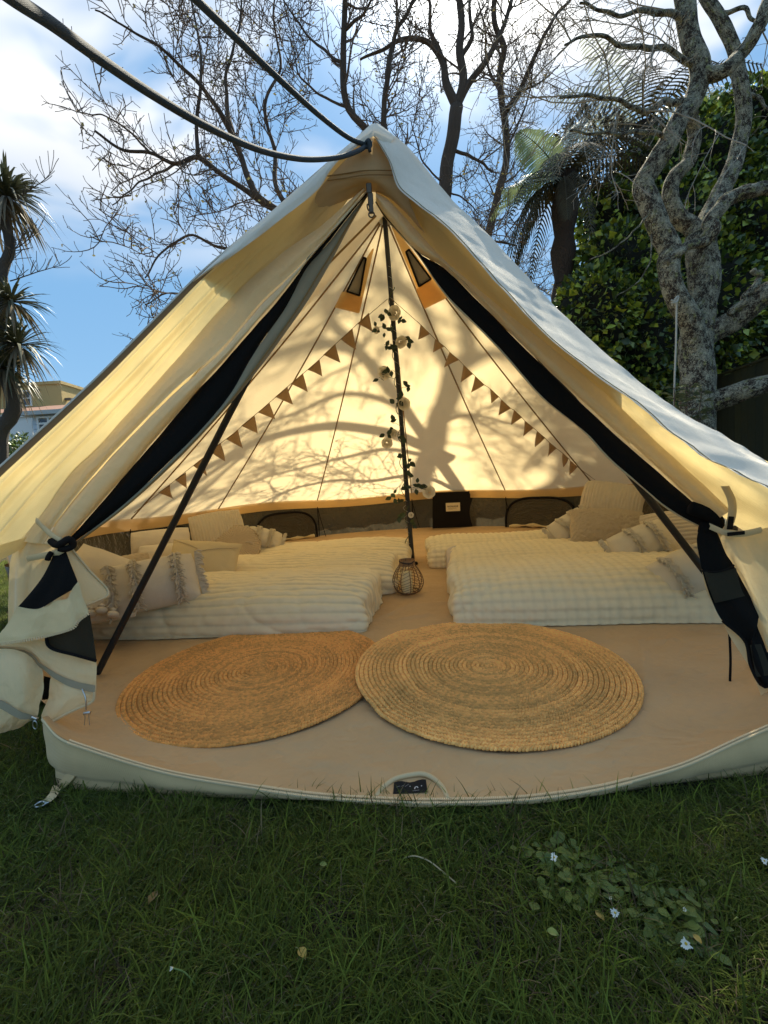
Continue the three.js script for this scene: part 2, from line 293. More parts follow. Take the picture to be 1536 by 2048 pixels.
// vents near the top: orange doubled cloth, black framed mesh, pocket under it
function vent(tri, win, pocket) {
  const on = (q, off) => { const p = hit(q[0], q[1], roofMeshes); return p.addScaledVector(V(camera.position.x - p.x, camera.position.y - p.y, camera.position.z - p.z).normalize(), off); };
  const sheet = (q, off) => { const mb = new MB(), P = q.map((c) => on(c, off)); mb.grid(8, 8, (u, v) => { const p = P[0].clone().lerp(P[1], u).lerp(P[3].clone().lerp(P[2], u), v); return [p.x, p.y, p.z, u * 0.4, v * 0.6]; }); return mb; };
  const o = sheet(tri, 0.05).build('roof_vent', M.vent, tent);
  put('vent_screen', sheet(win, 0.075).geo(), S_({ color: rgb(0.30, 0.28, 0.25), roughness: 0.6, bumpMap: rep(texGrain, 6), bumpScale: 0.004 }), o);
  const fr = new MB(), W = win.map((c) => on(c, 0.09)); for (let k = 0; k < 4; k++) fr.tube([W[k], W[(k + 1) % 4]], 0.009, 6); put('vent_frame', fr.geo(), M.blackcloth, o);
  const pk = sheet(pocket, 0.085); put('vent_pocket', pk.geo(), M.vent, o);
}
vent([[745, 497], [748, 497], [719, 626], [670, 614]], [[727, 515], [732, 517], [719, 591], [694, 583]], [[684, 583], [726, 594], [718, 627], [669, 615]]);
vent([[783, 455], [792, 458], [895, 594], [849, 616]], [[812, 504], [818, 499], [862, 558], [838, 573]], [[832, 579], [866, 557], [896, 595], [849, 618]]);

// centre pole and the A-frame that carries the front of the roof
{
  const mb = new MB(); mb.tube([V(0.235, 0.015, -4.05), V(0.20, 1.5, -4.05), AP.clone().add(V(0, -0.03, 0))], 0.021, 20); mb.build('centre_pole', M.pole, tent);
  const foot = new MB(); foot.tube([V(0.235, 0.012, -4.05), V(0.235, 0.03, -4.05)], [0.05, 0.045], 20); foot.build('pole_foot', M.blackcloth, tent);
  for (const p of [[195, 1346], [1530, 1300]]) { const f = onY(p[0], p[1], 0.02), d = new MB(); d.tube([f, V(lerp(f.x, FA.x, 0.5), lerp(f.y, FA.y, 0.5), lerp(f.z, FA.z - 0.02, 0.5)), V(FA.x, FA.y - 0.03, FA.z - 0.02)], 0.0145, 16); d.build('door_pole', M.pole, tent); }
}
// groundsheet: a tray whose front lip carries the zip
const ZL = [[85, 1440, 0.19], [120, 1478, 0.16], [180, 1502, 0.135], [330, 1547, 0.075], [500, 1577, 0.045], [640, 1596, 0.028], [760, 1604, 0.02], [840, 1607, 0.018], [1000, 1604, 0.02], [1090, 1597, 0.025], [1200, 1580, 0.035], [1300, 1555, 0.055], [1373, 1532, 0.07], [1474, 1486, 0.105], [1536, 1459, 0.13], [1640, 1415, 0.17]].map(([x, y, h]) => onY(x, y, h));
const FE = [[115, 1572], [140, 1576], [190, 1582], [330, 1588], [500, 1597], [640, 1604], [760, 1608], [840, 1610], [1000, 1608], [1090, 1602], [1200, 1592], [1322, 1571], [1390, 1562], [1474, 1553], [1536, 1546], [1640, 1530]].map(([x, y]) => onY(x, y, 0));
let tentLoop; const zipCurve = new THREE.CatmullRomCurve3(ZL, false, 'centripetal');
{
  const edge = []; for (let f = PHR - 2; f >= PHL + 2; f -= 2) edge.push(ring(f, 0.03, 0.04));
  const zp = zipCurve.getSpacedPoints(90); const loop = [...edge, ...zp];
  tentLoop = loop; const n = loop.length, c = V(0.2, 0, -3.3), mb = new MB(), rings = 120;
  const creases = [[[1180, 1285], [1500, 1500]], [[1300, 1350], [1420, 1450]], [[960, 1200], [780, 1215]], [[870, 1180], [1000, 1130]], [[200, 1330], [420, 1290]], [[210, 1370], [330, 1345]], [[300, 1300], [560, 1275]], [[600, 1520], [830, 1560]], [[880, 1520], [1300, 1530]], [[1100, 1290], [1460, 1275]], [[780, 1240], [880, 1225]], [[720, 1250], [860, 1195]], [[420, 1520], [560, 1500]]].map((l) => l.map(([x, y]) => onY(x, y, 0.01)));
  const crease = (x, z) => { let s = 0; for (const [a, b] of creases) { const dx = b.x - a.x, dz = b.z - a.z, L2 = dx * dx + dz * dz, t = clamp(((x - a.x) * dx + (z - a.z) * dz) / L2, 0, 1), q = Math.hypot(x - a.x - dx * t, z - a.z - dz * t) + 0.012 * n3(x * 5, 1, z * 5); s = Math.max(s, Math.sin(Math.PI * clamp(t, 0.04, 0.96)) * Math.exp(-(q / 0.02) * (q / 0.02))); } return 0.011 * s; };
  mb.grid(n, rings, (u, v) => {
    const e = loop[Math.round(u * n) % n], x = lerp(c.x, e.x, v), z = lerp(c.z, e.z, v), lift = Math.pow(v, 22) * e.y;
    const wr = 0.010 * Math.abs(fbm3(x * 2.2, 0.2, z * 2.2 + 0.5 * n3(x * 3, 0, z), 3)) + 0.005 * fbm3(x * 6, 2, z * 9, 2);
    return [x, 0.008 + lift + (wr + crease(x, z)) * (1 - Math.pow(v, 14)), z, x, z];
  });
  mb.build('groundsheet', M.floor, tent);
  const lip = surface([ZL, ZL.map((p, k) => p.clone().lerp(FE[k], 0.5).add(V(0, 0.004, 0.012))), FE], 190, 22, { disp: (u, v, p) => 0.007 * fbm3(p.x * 2.6, p.y * 3, p.z * 2.6, 2) + 0.006 * n3(p.x * 9 + p.y * 6, p.y * 14, 2.2) * Math.sin(Math.PI * v) + 0.006 * Math.exp(-Math.pow((v - 0.72 - 0.1 * n3(p.x * 3, 1, 1)) / 0.06, 2)) }); lip.build('front_lip', M.lip, tent);
}
{ // zip: tape, teeth in two rows, sliders
  const N = 470, tp = new MB(), pts = zipCurve.getSpacedPoints(N), teeth = new MB();
  tp.tube(pts.map((p) => p.clone().add(V(0, 0.002, 0))), 0.004, 6); const zip = tp.build('zip_tape', M.tape, tent);
  const box = new THREE.BoxGeometry(1, 1, 1);
  for (let k = 30; k < N - 4; k++) {
    if (Math.abs(k - 232) < 4) continue;
    const p = pts[k], t = V().subVectors(pts[k + 1], p).normalize(), side = V().crossVectors(t, V(0, 1, 0)).normalize(), s = p.x < -0.35 || p.x > 0.55 ? 0.7 : 1;
    for (const r of [-1, 1]) { const m = new THREE.Matrix4().makeBasis(t, V(0, 1, 0), side).scale(V(0.0030, 0.004, 0.0062 * s)).setPosition(p.x + side.x * r * 0.0048 * s, p.y + 0.0055 + (r > 0 ? -0.001 : 0.0015), p.z + side.z * r * 0.0048 * s); teeth.add(box, m); }
  }
  stuff(teeth.build('zip_teeth', M.zip, zip, { smooth: false }));
}
{ // piping half ring and black tag on the floor by the zip
  const arc = [[752, 1594], [764, 1577], [788, 1559], [815, 1551], [845, 1548], [866, 1556], [884, 1573], [897, 1600]].map(([x, y]) => onY(x, y, 0.022));
  const mb = new MB(); mb.tube(crv(arc, 40), 0.0065, 8); mb.build('piping', M.tape, tent);
  const q = [[788, 1565], [852, 1560], [855, 1584], [786, 1588]].map(([x, y]) => onY(x, y, 0.024));
  const tagc = new MB(); tagc.grid(8, 4, (u, v) => { const p = q[0].clone().lerp(q[1], u).lerp(q[3].clone().lerp(q[2], u), v); return [p.x, p.y + 0.003 * Math.sin(u * 9) * (1 - v), p.z, u, 1 - v]; });
  const cv = document.createElement('canvas'); cv.width = 256; cv.height = 100; const g = cv.getContext('2d'); g.fillStyle = '#0b0a0a'; g.fillRect(0, 0, 256, 100); g.strokeStyle = '#8d8a86'; g.fillStyle = '#b5b2ad';
  g.lineWidth = 3; g.beginPath(); g.moveTo(20, 46); g.lineTo(52, 40); g.moveTo(60, 44); g.lineTo(84, 30); g.moveTo(88, 44); g.lineTo(118, 18); g.stroke(); g.beginPath(); g.arc(128, 38, 5, 0, 7); g.fill(); g.lineWidth = 7; g.strokeStyle = '#c5c2bd'; g.beginPath(); g.arc(175, 62, 12, 2.6, 6.4); g.stroke(); g.beginPath(); g.arc(216, 50, 5, 0, 7); g.fill(); g.lineWidth = 2; g.beginPath(); g.moveTo(146, 82); g.lineTo(196, 80); g.stroke();
  const t = new THREE.CanvasTexture(cv); t.colorSpace = THREE.SRGBColorSpace; tagc.build('floor_tag', S_({ map: t, roughness: 0.95 }), tent);
}
{ // corner patch, webbing loop and steel hook at the left front corner
  const a = onY(113, 1574, 0.012), mb = new MB();
  const patch = surface([pix([[168, 1500, 1.155], [176, 1508, 1.15]]), pix([[140, 1540, 1.16], [150, 1552, 1.155]]), pix([[112, 1572, 1.185], [128, 1578, 1.175]])], 4, 10); patch.build('corner_patch', M.lip, tent);
  const st = surface([[a.clone().add(V(-0.012, 0.004, -0.004)), a.clone().add(V(0.022, 0.004, 0.01))], [onY(98, 1588, 0.03), onY(112, 1594, 0.028)], [onY(84, 1602, 0.02), onY(96, 1607, 0.018)]], 4, 10); st.build('peg_strap', M.tape, tent);
  const h = [[92, 1601], [80, 1604], [70, 1611], [74, 1614], [86, 1611], [98, 1604]].map(([x, y], k) => onY(x, y, 0.02 + 0.006 * (k % 2))); mb.tube(crv(h, 30), 0.0022, 8); mb.tube([onY(84, 1603, 0.022), onY(95, 1607, 0.022)], 0.0035, 8); mb.build('peg_hook', M.steel, tent);
}

// ------------------------------------------------ hood over the door, left and right of the peak
const resample = (list, n) => new THREE.CatmullRomCurve3(pix(list), false, 'centripetal').getSpacedPoints(n);
const midRow = (a, b, k, push = 0) => a.map((p, i) => p.clone().lerp(b[i], k).addScaledVector(V().subVectors(camera.position, p).normalize(), push));
const NL = 14;
const hoodLi = resample([[748, 330, 1.95], [640, 470, 1.88], [540, 570, 1.82], [440, 690, 1.75], [350, 800, 1.68], [260, 905, 1.61], [180, 990, 1.56], [80, 1078, 1.5]], NL);
const hoodLo = resample([[744, 254, 1.9], [640, 341, 1.8], [535, 434, 1.72], [410, 539, 1.63], [295, 655, 1.55], [180, 770, 1.47], [70, 872, 1.4], [-50, 985, 1.33], [-190, 1180, 1.25]], NL);
{
  const h = surface([hoodLi, midRow(hoodLi, hoodLo, 0.35, -0.015), midRow(hoodLi, hoodLo, 0.7, -0.015), hoodLo], 140, 60, { disp: (u, v) => { let c = 0; for (const [v0, k, w, a] of [[0.30, 0.18, 0.022, 0.016], [0.52, 0.10, 0.016, 0.012], [0.66, -0.06, 0.03, 0.018], [0.82, 0.05, 0.015, 0.010], [0.14, 0.25, 0.02, 0.010]]) { const q = (v - v0 - k * (0.6 - u) - 0.02 * n3(u * 4, v0 * 9, 2)) / w; c += a * Math.exp(-q * q) * sstep(u, 0.2, 0.55); } return c + 0.006 * Math.sin(v * 15 + 2 * Math.sin(u * 3)) * sstep(u, 0.15, 0.5) + 0.005 * fbm3(u * 3, v * 9, 1.2, 3); } });
  h.build('hood_panel', M.hood, tent);
  const hemIn = midRow(hoodLo, hoodLi, 0.075, 0.012), hem = surface([hoodLo.map((p) => p.clone().addScaledVector(V().subVectors(camera.position, p).normalize(), 0.006)), hemIn], 90, 4); hem.build('hood_hem', M.hem, tent);
  const edge = new MB(); edge.tube(crv(hoodLo, 80), 0.0055, 8); edge.build('hood_piping', M.white, tent);
  const vl = surface([pix([[82, 1066, 1.47], [0, 1090, 1.405], [-120, 1128, 1.30]]), pix([[76, 1080, 1.47], [0, 1121, 1.40], [-120, 1185, 1.29]])], 20, 4); vl.build('hood_valance', M.hood, tent);
}
const hoodRo = resample([[752, 250, 1.9], [786, 268, 1.89], [836, 325, 1.85], [898, 398, 1.80], [960, 458, 1.76], [1060, 565, 1.70], [1130, 640, 1.66], [1200, 704, 1.61], [1300, 788, 1.54], [1400, 850, 1.47], [1536, 926, 1.38], [1700, 1010, 1.28]], NL);
const hoodRi = resample([[752, 380, 1.95], [800, 440, 1.91], [870, 520, 1.86], [960, 600, 1.80], [1060, 685, 1.73], [1140, 750, 1.68], [1230, 830, 1.62], [1320, 920, 1.56], [1420, 1010, 1.50], [1480, 1060, 1.48], [1640, 1130, 1.40]], NL);
{
  const h = surface([hoodRi, midRow(hoodRi, hoodRo, 0.35, -0.02), midRow(hoodRi, hoodRo, 0.7, -0.02), hoodRo], 90, 20, { disp: (u, v) => 0.006 * Math.sin(v * 13 + 3 * Math.sin(u * 4)) * sstep(u, 0.2, 0.6) + 0.006 * fbm3(u * 4, v * 8, 5.2, 3) });
  h.build('hood_panel', M.hood, tent);
  const low = resample([[748, 272, 1.87], [770, 300, 1.865], [784, 337, 1.86], [807, 388, 1.83], [849, 419, 1.80], [898, 460, 1.76], [960, 530, 1.72], [1060, 640, 1.66], [1120, 692, 1.62], [1200, 755, 1.57], [1280, 808, 1.51], [1340, 862, 1.46], [1420, 915, 1.41], [1536, 978, 1.34], [1700, 1060, 1.24]].map(([x, y, z], k) => [x, y, z - Math.min(0.16, 0.03 + k * 0.03)]), NL);
  const f = surface([hoodRo.map((p) => p.clone().add(V(0.004, 0.008, 0))), midRow(hoodRo, low, 0.5, 0.008), low], 200, 24, { disp: (u, v) => 0.012 * fbm3(u * 5, v * 1.6, 7.7, 3) + (0.004 + 0.012 * sstep(u, 0.62, 0.85)) * fbm3(u * 26 + v * 4, v * 1.2, 3.3, 2) + 0.006 * Math.sin(v * 8 + 9 * u) * sstep(u, 0.55, 0.8) });
  const flapM = f.build('storm_flap', M.white, tent); flapM.userData.label = 'sunlit white outer flap on the right of the door';
  const hemP = f.P[22], st = new MB(); st.tube(hemP.filter((_, i) => i % 2 === 0).map((p) => p.clone().add(V(0, 0, 0.003))), 0.0016, 5); put('stitching', st.geo(), M.greytape, flapM);
}
{ // second layer lying on top of the hood: all of the right side, the upper part of the left
  const back = (l, n) => l.slice(0, n).map((p) => p.clone().addScaledVector(V().subVectors(p, camera.position).normalize(), 0.035).add(V(0, 0.02, 0)));
  const r = surface([back(hoodRo, 10).map((p, i) => p.lerp(hoodRo[i], 0.7)), back(midRow(hoodRo, hoodRi, 0.5), 10), back(hoodRi, 10)], 60, 10); r.build('hood_cover', M.white, tent);
  const l = surface([back(hoodLo, 7).map((p, i) => p.lerp(hoodLo[i], 0.7)), back(midRow(hoodLo, hoodLi, 0.5), 7), back(hoodLi, 7)], 40, 10); l.build('hood_cover', M.white, tent);
  const cap = surface([pix([[708, 280, 1.835], [726, 262, 1.845], [745, 248, 1.86], [764, 252, 1.87], [790, 272, 1.87]]), pix([[712, 286, 1.815], [729, 270, 1.82], [746, 260, 1.83], [762, 262, 1.84], [784, 282, 1.85]]), pix([[716, 293, 1.82], [733, 281, 1.82], [747, 273, 1.83], [756, 276, 1.835], [772, 298, 1.845]])], 24, 10, { disp: (u, v) => 0.004 * fbm3(u * 4, v * 3, 1.1, 3) }); cap.build('peak_cap', M.white, tent);
}
{ // grey-white outer flap on the left, from the peak part way down
  const o = resample([[750, 248, 1.87], [700, 287, 1.83], [640, 340, 1.78], [550, 417, 1.71], [460, 494, 1.65], [388, 560, 1.60]], NL);
  const l = resample([[745, 272, 1.86], [716, 292, 1.82], [668, 330, 1.78], [640, 374, 1.75], [560, 440, 1.69], [470, 508, 1.635], [386, 563, 1.60]], NL);
  const f = surface([o, midRow(o, l, 0.5, 0.012), l], 60, 10, { disp: (u, v) => 0.008 * fbm3(u * 6, v * 2, 2.7, 3) }); const m = f.build('storm_flap', M.white, tent); m.userData.label = 'shaded grey-white outer flap on the left of the peak';
}
{ // top of the door under the peak, its seam, and the double zip slider
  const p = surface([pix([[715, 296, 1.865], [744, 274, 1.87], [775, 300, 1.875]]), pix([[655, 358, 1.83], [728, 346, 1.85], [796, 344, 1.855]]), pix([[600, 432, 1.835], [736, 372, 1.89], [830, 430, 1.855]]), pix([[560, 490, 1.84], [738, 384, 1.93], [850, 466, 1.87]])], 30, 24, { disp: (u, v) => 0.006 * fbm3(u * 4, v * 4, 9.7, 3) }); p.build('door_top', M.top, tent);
  const s = new MB(); for (const dy of [0, 9]) s.tube(crv(pix([[655, 352 + dy, 1.82], [690, 347 + dy, 1.835], [730, 341 + dy, 1.842], [797, 341 + dy, 1.848]]), 24), 0.0022, 5); s.build('door_top_seam', M.seam, tent);
  const zs = new MB(); const b = new RoundedBoxGeometry(0.022, 0.04, 0.016, 2, 0.004);
  for (const [x, y] of [[738, 378], [741, 398]]) { const c = at(x, y, 1.86); zs.add(b, new THREE.Matrix4().makeTranslation(c.x, c.y, c.z)); }
  const pull = new RoundedBoxGeometry(0.018, 0.06, 0.004, 2, 0.002); const c2 = at(742, 412, 1.845); zs.add(pull, new THREE.Matrix4().makeTranslation(c2.x, c2.y, c2.z));
  const ringG = new THREE.TorusGeometry(0.011, 0.0028, 8, 20), c3 = at(743, 429, 1.842); zs.add(ringG, new THREE.Matrix4().makeTranslation(c3.x, c3.y, c3.z)); const c4 = at(737, 415, 1.842); zs.add(ringG, new THREE.Matrix4().makeRotationY(1.1).setPosition(c4.x, c4.y, c4.z));
  zs.build('zip_slider', M.darkmetal, tent);
}
// ------------------------------------------------ door flaps, gathered and tied at wall height
const bands = (lines, n) => lines.map((l) => resample(l, n));
{
  const [b1, b2, b3, b4, b5] = bands([
    [[728, 374, 1.92], [640, 452, 1.87], [560, 505, 1.82], [480, 572, 1.77], [370, 700, 1.68], [280, 800, 1.61], [200, 890, 1.55], [145, 942, 1.52], [85, 1025, 1.48], [42, 1083, 1.45]],
    [[731, 380, 1.915], [660, 468, 1.85], [590, 540, 1.80], [520, 605, 1.75], [440, 700, 1.66], [348, 782, 1.59], [215, 918, 1.52], [115, 1040, 1.46], [86, 1088, 1.44]],
    [[733, 385, 1.91], [690, 432, 1.87], [650, 478, 1.84], [612, 526, 1.80], [560, 592, 1.74], [465, 702, 1.66], [340, 842, 1.59], [240, 960, 1.53], [150, 1060, 1.48], [118, 1092, 1.46]],
    [[735, 387, 1.92], [692, 440, 1.88], [652, 492, 1.85], [616, 532, 1.82], [572, 614, 1.77], [511, 702, 1.70], [450, 803, 1.65], [340, 922, 1.58], [240, 1015, 1.53], [142, 1090, 1.48]],
    [[738, 388, 1.93], [700, 452, 1.895], [664, 520, 1.86], [622, 592, 1.83], [575, 660, 1.78], [520, 735, 1.72], [460, 808, 1.66], [345, 930, 1.59], [245, 1020, 1.54], [146, 1092, 1.485]]], 26);
  const flap = surface([b1, midRow(b1, b2, 0.5, 0.022), b2], 90, 14, { disp: (u, v) => 0.014 * fbm3(u * 2.4 + 1, v * 3.2, 1.7, 4) + 0.005 * fbm3(u * 12, v * 2, 1.7, 2) });
  const root = flap.build('door_flap', M.drape, tent); root.userData.label = 'left door flap drawn back and tied';
  const roll = surface([b2.map((p) => p.clone().add(V(0, 0, -0.012))), midRow(b2, b3, 0.25, 0.02), midRow(b2, b3, 0.6, 0.035), midRow(b2, b3, 0.9, 0.02), b3], 90, 16, { disp: (u, v) => 0.013 * fbm3(u * 2.4, v * 3.4, 4.7, 4) + 0.004 * fbm3(u * 14, v * 2, 4.7, 2) });
  put('rolled_edge', roll.geo(), M.drape, root);
  const blk = surface([b3.map((p) => p.clone().add(V(0, 0, -0.01))), midRow(b3, b4, 0.3, 0.008), midRow(b3, b4, 0.7, 0.012), b4], 90, 12, { disp: (u, v) => 0.008 * fbm3(u * 8, v * 4, 6.7, 3) });
  put('gap_shade', blk.geo(), M.mesh, root);
  const inn = surface([b4, midRow(b4, b5, 0.5, 0.01), b5], 90, 8); put('inner_edge', inn.geo(), M.greytape, root);
  const zt = new MB(); zt.tube(crv(midRow(b4, b5, 0.72, 0.014), 80), 0.003, 5); put('flap_zip', zt.geo(), M.seam, root);
  // the part that hangs below the tie
  const wallC = surface([pix([[40, 1078, 1.46], [64, 1084, 1.45], [98, 1086, 1.45], [130, 1098, 1.45]]), pix([[22, 1116, 1.46], [52, 1120, 1.44], [90, 1122, 1.455], [128, 1126, 1.44]]), pix([[17, 1180, 1.45], [46, 1190, 1.43], [78, 1200, 1.445], [128, 1200, 1.43]]), pix([[16, 1260, 1.43], [48, 1290, 1.41], [84, 1290, 1.42], [140, 1290, 1.40]])], 40, 24, { disp: (u, v) => 0.008 * Math.sin(u * 17) * (0.3 + v * 0.7) }); put('hanging_canvas', wallC.geo(), M.drape, root);
  const m1 = surface([pix([[112, 1098, 1.415], [121, 1102, 1.41], [132, 1102, 1.41]]), pix([[84, 1152, 1.38], [110, 1150, 1.37], [144, 1136, 1.385]]), pix([[35, 1214, 1.35], [78, 1219, 1.34], [156, 1170, 1.365]])], 24, 20, { disp: (u, v) => 0.006 * Math.sin(u * 12 + v * 3) * v }); put('gap_shade', m1.geo(), M.mesh, root);
  const c1 = surface([pix([[34, 1212, 1.345], [74, 1218, 1.335], [104, 1203, 1.345], [133, 1197, 1.35], [145, 1178, 1.35], [157, 1161, 1.355]]), pix([[14, 1250, 1.335], [60, 1252, 1.32], [98, 1240, 1.335], [136, 1228, 1.33], [152, 1206, 1.345], [166, 1194, 1.35]]), pix([[-14, 1287, 1.325], [46, 1279, 1.31], [92, 1270, 1.325], [143, 1255, 1.32], [158, 1238, 1.335], [178, 1224, 1.345]])], 50, 14, { disp: (u, v) => 0.010 * fbm3(u * 4, v * 2, 2.2, 3) + 0.003 * fbm3(u * 14, v * 5, 2.2, 2) }); put('flap_hem', c1.geo(), M.cream, root);
  const teethOn = (line, step, size, par) => { const box = new THREE.BoxGeometry(1, 1, 1), L = new THREE.CatmullRomCurve3(line, false, 'centripetal'), n = Math.floor(L.getLength() / step), P = L.getSpacedPoints(n), mb = new MB(); for (let k = 0; k < n; k++) { const t = V().subVectors(P[k + 1], P[k]).normalize(), d = V(0, -1, 0).addScaledVector(t, t.y).normalize(), s = V().crossVectors(t, d); mb.add(box, new THREE.Matrix4().makeBasis(t, d, s).scale(V(step * 0.55, size, size * 0.6)).setPosition(P[k].x + d.x * size * 0.4, P[k].y + d.y * size * 0.4, P[k].z)); } return stuff(put('zip_teeth', mb.geo(false), M.zip, par)); };
  teethOn(c1.P[14], 0.0062, 0.008, root);
  const m2 = surface([pix([[92, 1270, 1.34], [146, 1252, 1.335], [179, 1226, 1.35]]), pix([[96, 1286, 1.345], [150, 1286, 1.34], [186, 1270, 1.355]]), pix([[104, 1297, 1.345], [150, 1310, 1.34], [193, 1323, 1.355]])], 24, 14, { disp: (u, v) => 0.004 * Math.sin(u * 9) }); put('gap_shade', m2.geo(), M.meshThin, root);
  const hm = new MB(); hm.tube(crv(pix([[93, 1276, 1.338], [95, 1288, 1.338], [104, 1297, 1.338], [150, 1310, 1.333], [193, 1322, 1.348]]), 30), 0.005, 6); put('mesh_hem', hm.geo(), M.blackcloth, root);
  const c2 = surface([pix([[-16, 1284, 1.37], [45, 1276, 1.36], [96, 1284, 1.36], [150, 1304, 1.355], [193, 1317, 1.365]]), pix([[-14, 1290, 1.37], [50, 1290, 1.35], [92, 1314, 1.34], [145, 1336, 1.335], [193, 1348, 1.35]]), pix([[-10, 1296, 1.375], [56, 1306, 1.355], [86, 1336, 1.335], [135, 1368, 1.32], [192, 1383, 1.34]])], 50, 18, { disp: (u, v) => 0.012 * fbm3(u * 3, v * 3, 3.3, 3) + 0.003 * fbm3(u * 12, v * 9, 3.3, 2) }); put('flap_panel', c2.geo(), M.drape, root);
  const vb = surface([c2.P[14].map((p) => p.clone().add(V(0, 0, 0.006))), c2.P[18].map((p) => p.clone().add(V(0, -0.001, 0.006)))], 50, 3); put('grey_band', vb.geo(), M.greytape, root);
  teethOn(c2.P[18].slice(16), 0.0062, 0.006, root);
  const c3 = surface([pix([[101, 1352, 1.33], [140, 1368, 1.32], [190, 1382, 1.34]]), pix([[96, 1395, 1.31], [136, 1396, 1.30], [186, 1392, 1.335]]), pix([[82, 1432, 1.275], [96, 1446, 1.27], [185, 1402, 1.33]])], 30, 20, { disp: (u, v) => 0.008 * fbm3(u * 3, v * 3, 8.3, 3) }); put('flap_panel', c3.geo(), M.drape, root);
  const ce = new MB(); ce.tube(crv(pix([[189, 1384, 1.33], [185, 1402, 1.325], [140, 1424, 1.295], [97, 1447, 1.265]]), 30), 0.004, 6); put('flap_piping', ce.geo(), M.tape, root);
  const gapShade = surface([pix([[88, 1352, 1.345], [104, 1356, 1.345]]), pix([[84, 1400, 1.335], [104, 1398, 1.335]])], 4, 6); put('gap_shade', gapShade.geo(), M.mesh, root);  // no mesh here: dark sheet standing for the shade between the folds
  const bag = surface([pix([[-50, 1300, 1.36], [-10, 1296, 1.34], [50, 1306, 1.33], [84, 1338, 1.335]]), pix([[-50, 1360, 1.33], [0, 1350, 1.27], [50, 1352, 1.27], [88, 1368, 1.31]]), pix([[-50, 1410, 1.31], [0, 1406, 1.24], [46, 1404, 1.24], [80, 1404, 1.28]]), pix([[-50, 1466, 1.30], [0, 1450, 1.24], [40, 1440, 1.24], [74, 1434, 1.26]]), pix([[-50, 1480, 1.32], [0, 1466, 1.29], [30, 1458, 1.28], [58, 1442, 1.28]])], 36, 30, { disp: (u, v) => 0.012 * fbm3(u * 3, v * 3, 5.3, 3) + 0.003 * fbm3(u * 10, v * 10, 5.3, 2) }); put('hanging_fold', bag.geo(), M.drape, root);
  const bb = surface([pix([[-20, 1398, 1.245], [6, 1402, 1.23], [44, 1424, 1.225], [76, 1432, 1.245]]), pix([[-20, 1412, 1.24], [2, 1418, 1.225], [40, 1438, 1.222], [73, 1436, 1.243]])], 24, 4); put('grey_band', bb.geo(), M.greytape, root);
  const tr = surface([pix([[128, 1106, 1.42], [142, 1096, 1.44]]), pix([[146, 1136, 1.41], [178, 1140, 1.46]]), pix([[158, 1172, 1.40], [219, 1188, 1.47]]), pix([[167, 1211, 1.395], [190, 1204, 1.43]])], 12, 24); put('turned_corner', tr.geo(), M.drape, root);
  const trh = new MB(); trh.tube(crv(pix([[142, 1096, 1.435], [178, 1140, 1.455], [217, 1187, 1.465], [190, 1203, 1.425], [168, 1211, 1.39]]), 30), 0.0035, 6); put('corner_hem', trh.geo(), M.tape, root);
  const strap = new MB(); const rib = (l, w) => { const P = crv(pix(l), 30); strap.grid(30, 2, (u, v) => { const p = P[Math.round(u * 30)]; return [p.x, p.y + (v - 0.5) * w, p.z + 0.006 * Math.sin(v * Math.PI), u, v]; }); };
  rib([[73, 1042, 1.43], [92, 1060, 1.42], [112, 1076, 1.41], [130, 1085, 1.405]], 0.024); rib([[55, 1117, 1.43], [97, 1109, 1.415], [122, 1102, 1.40], [144, 1088, 1.41]], 0.02); rib([[76, 1042, 1.425], [96, 1066, 1.415], [122, 1082, 1.40]], 0.02);
  put('tie_strap', strap.geo(), M.tape, root);
  const kn = new MB(); kn.tube(crv(pix([[102, 1082, 1.405], [114, 1090, 1.39], [124, 1086, 1.39], [138, 1078, 1.40], [146, 1090, 1.41], [132, 1098, 1.40], [118, 1096, 1.395]]), 40), 0.011, 8); kn.tube(crv(pix([[104, 1104, 1.40], [98, 1112, 1.395], [95, 1120, 1.395]]), 8), 0.008, 6); put('knot', kn.geo(), M.blackcloth, root);
  const sl = new MB(); for (const [x, y, z] of [[69, 1437, 1.225], [93, 1448, 1.225]]) { const c = at(x, y, z); sl.add(new RoundedBoxGeometry(0.018, 0.012, 0.01, 2, 0.003), new THREE.Matrix4().makeRotationZ(-0.5).setPosition(c.x, c.y, c.z)); }
  const c = at(70, 1450, 1.22); sl.add(new THREE.TorusGeometry(0.009, 0.0016, 6, 16), new THREE.Matrix4().makeScale(0.7, 1.3, 1).setPosition(c.x, c.y, c.z)); put('zip_slider', sl.geo(), M.steel, root);
  const cl = new MB(); cl.tube(crv(pix([[164, 1378, 1.315], [171, 1395, 1.305], [172, 1420, 1.30]]), 12), 0.0022, 6); for (const dx of [-4, 4]) cl.tube(pix([[174 + dx, 1424, 1.298], [174 + dx, 1436, 1.298], [174 + dx * 1.4, 1450, 1.298]]), 0.0016, 6); cl.tube(pix([[168, 1427, 1.298], [180, 1425, 1.298]]), 0.005, 8); put('hanging_clip', cl.geo(), M.steel, root);
}
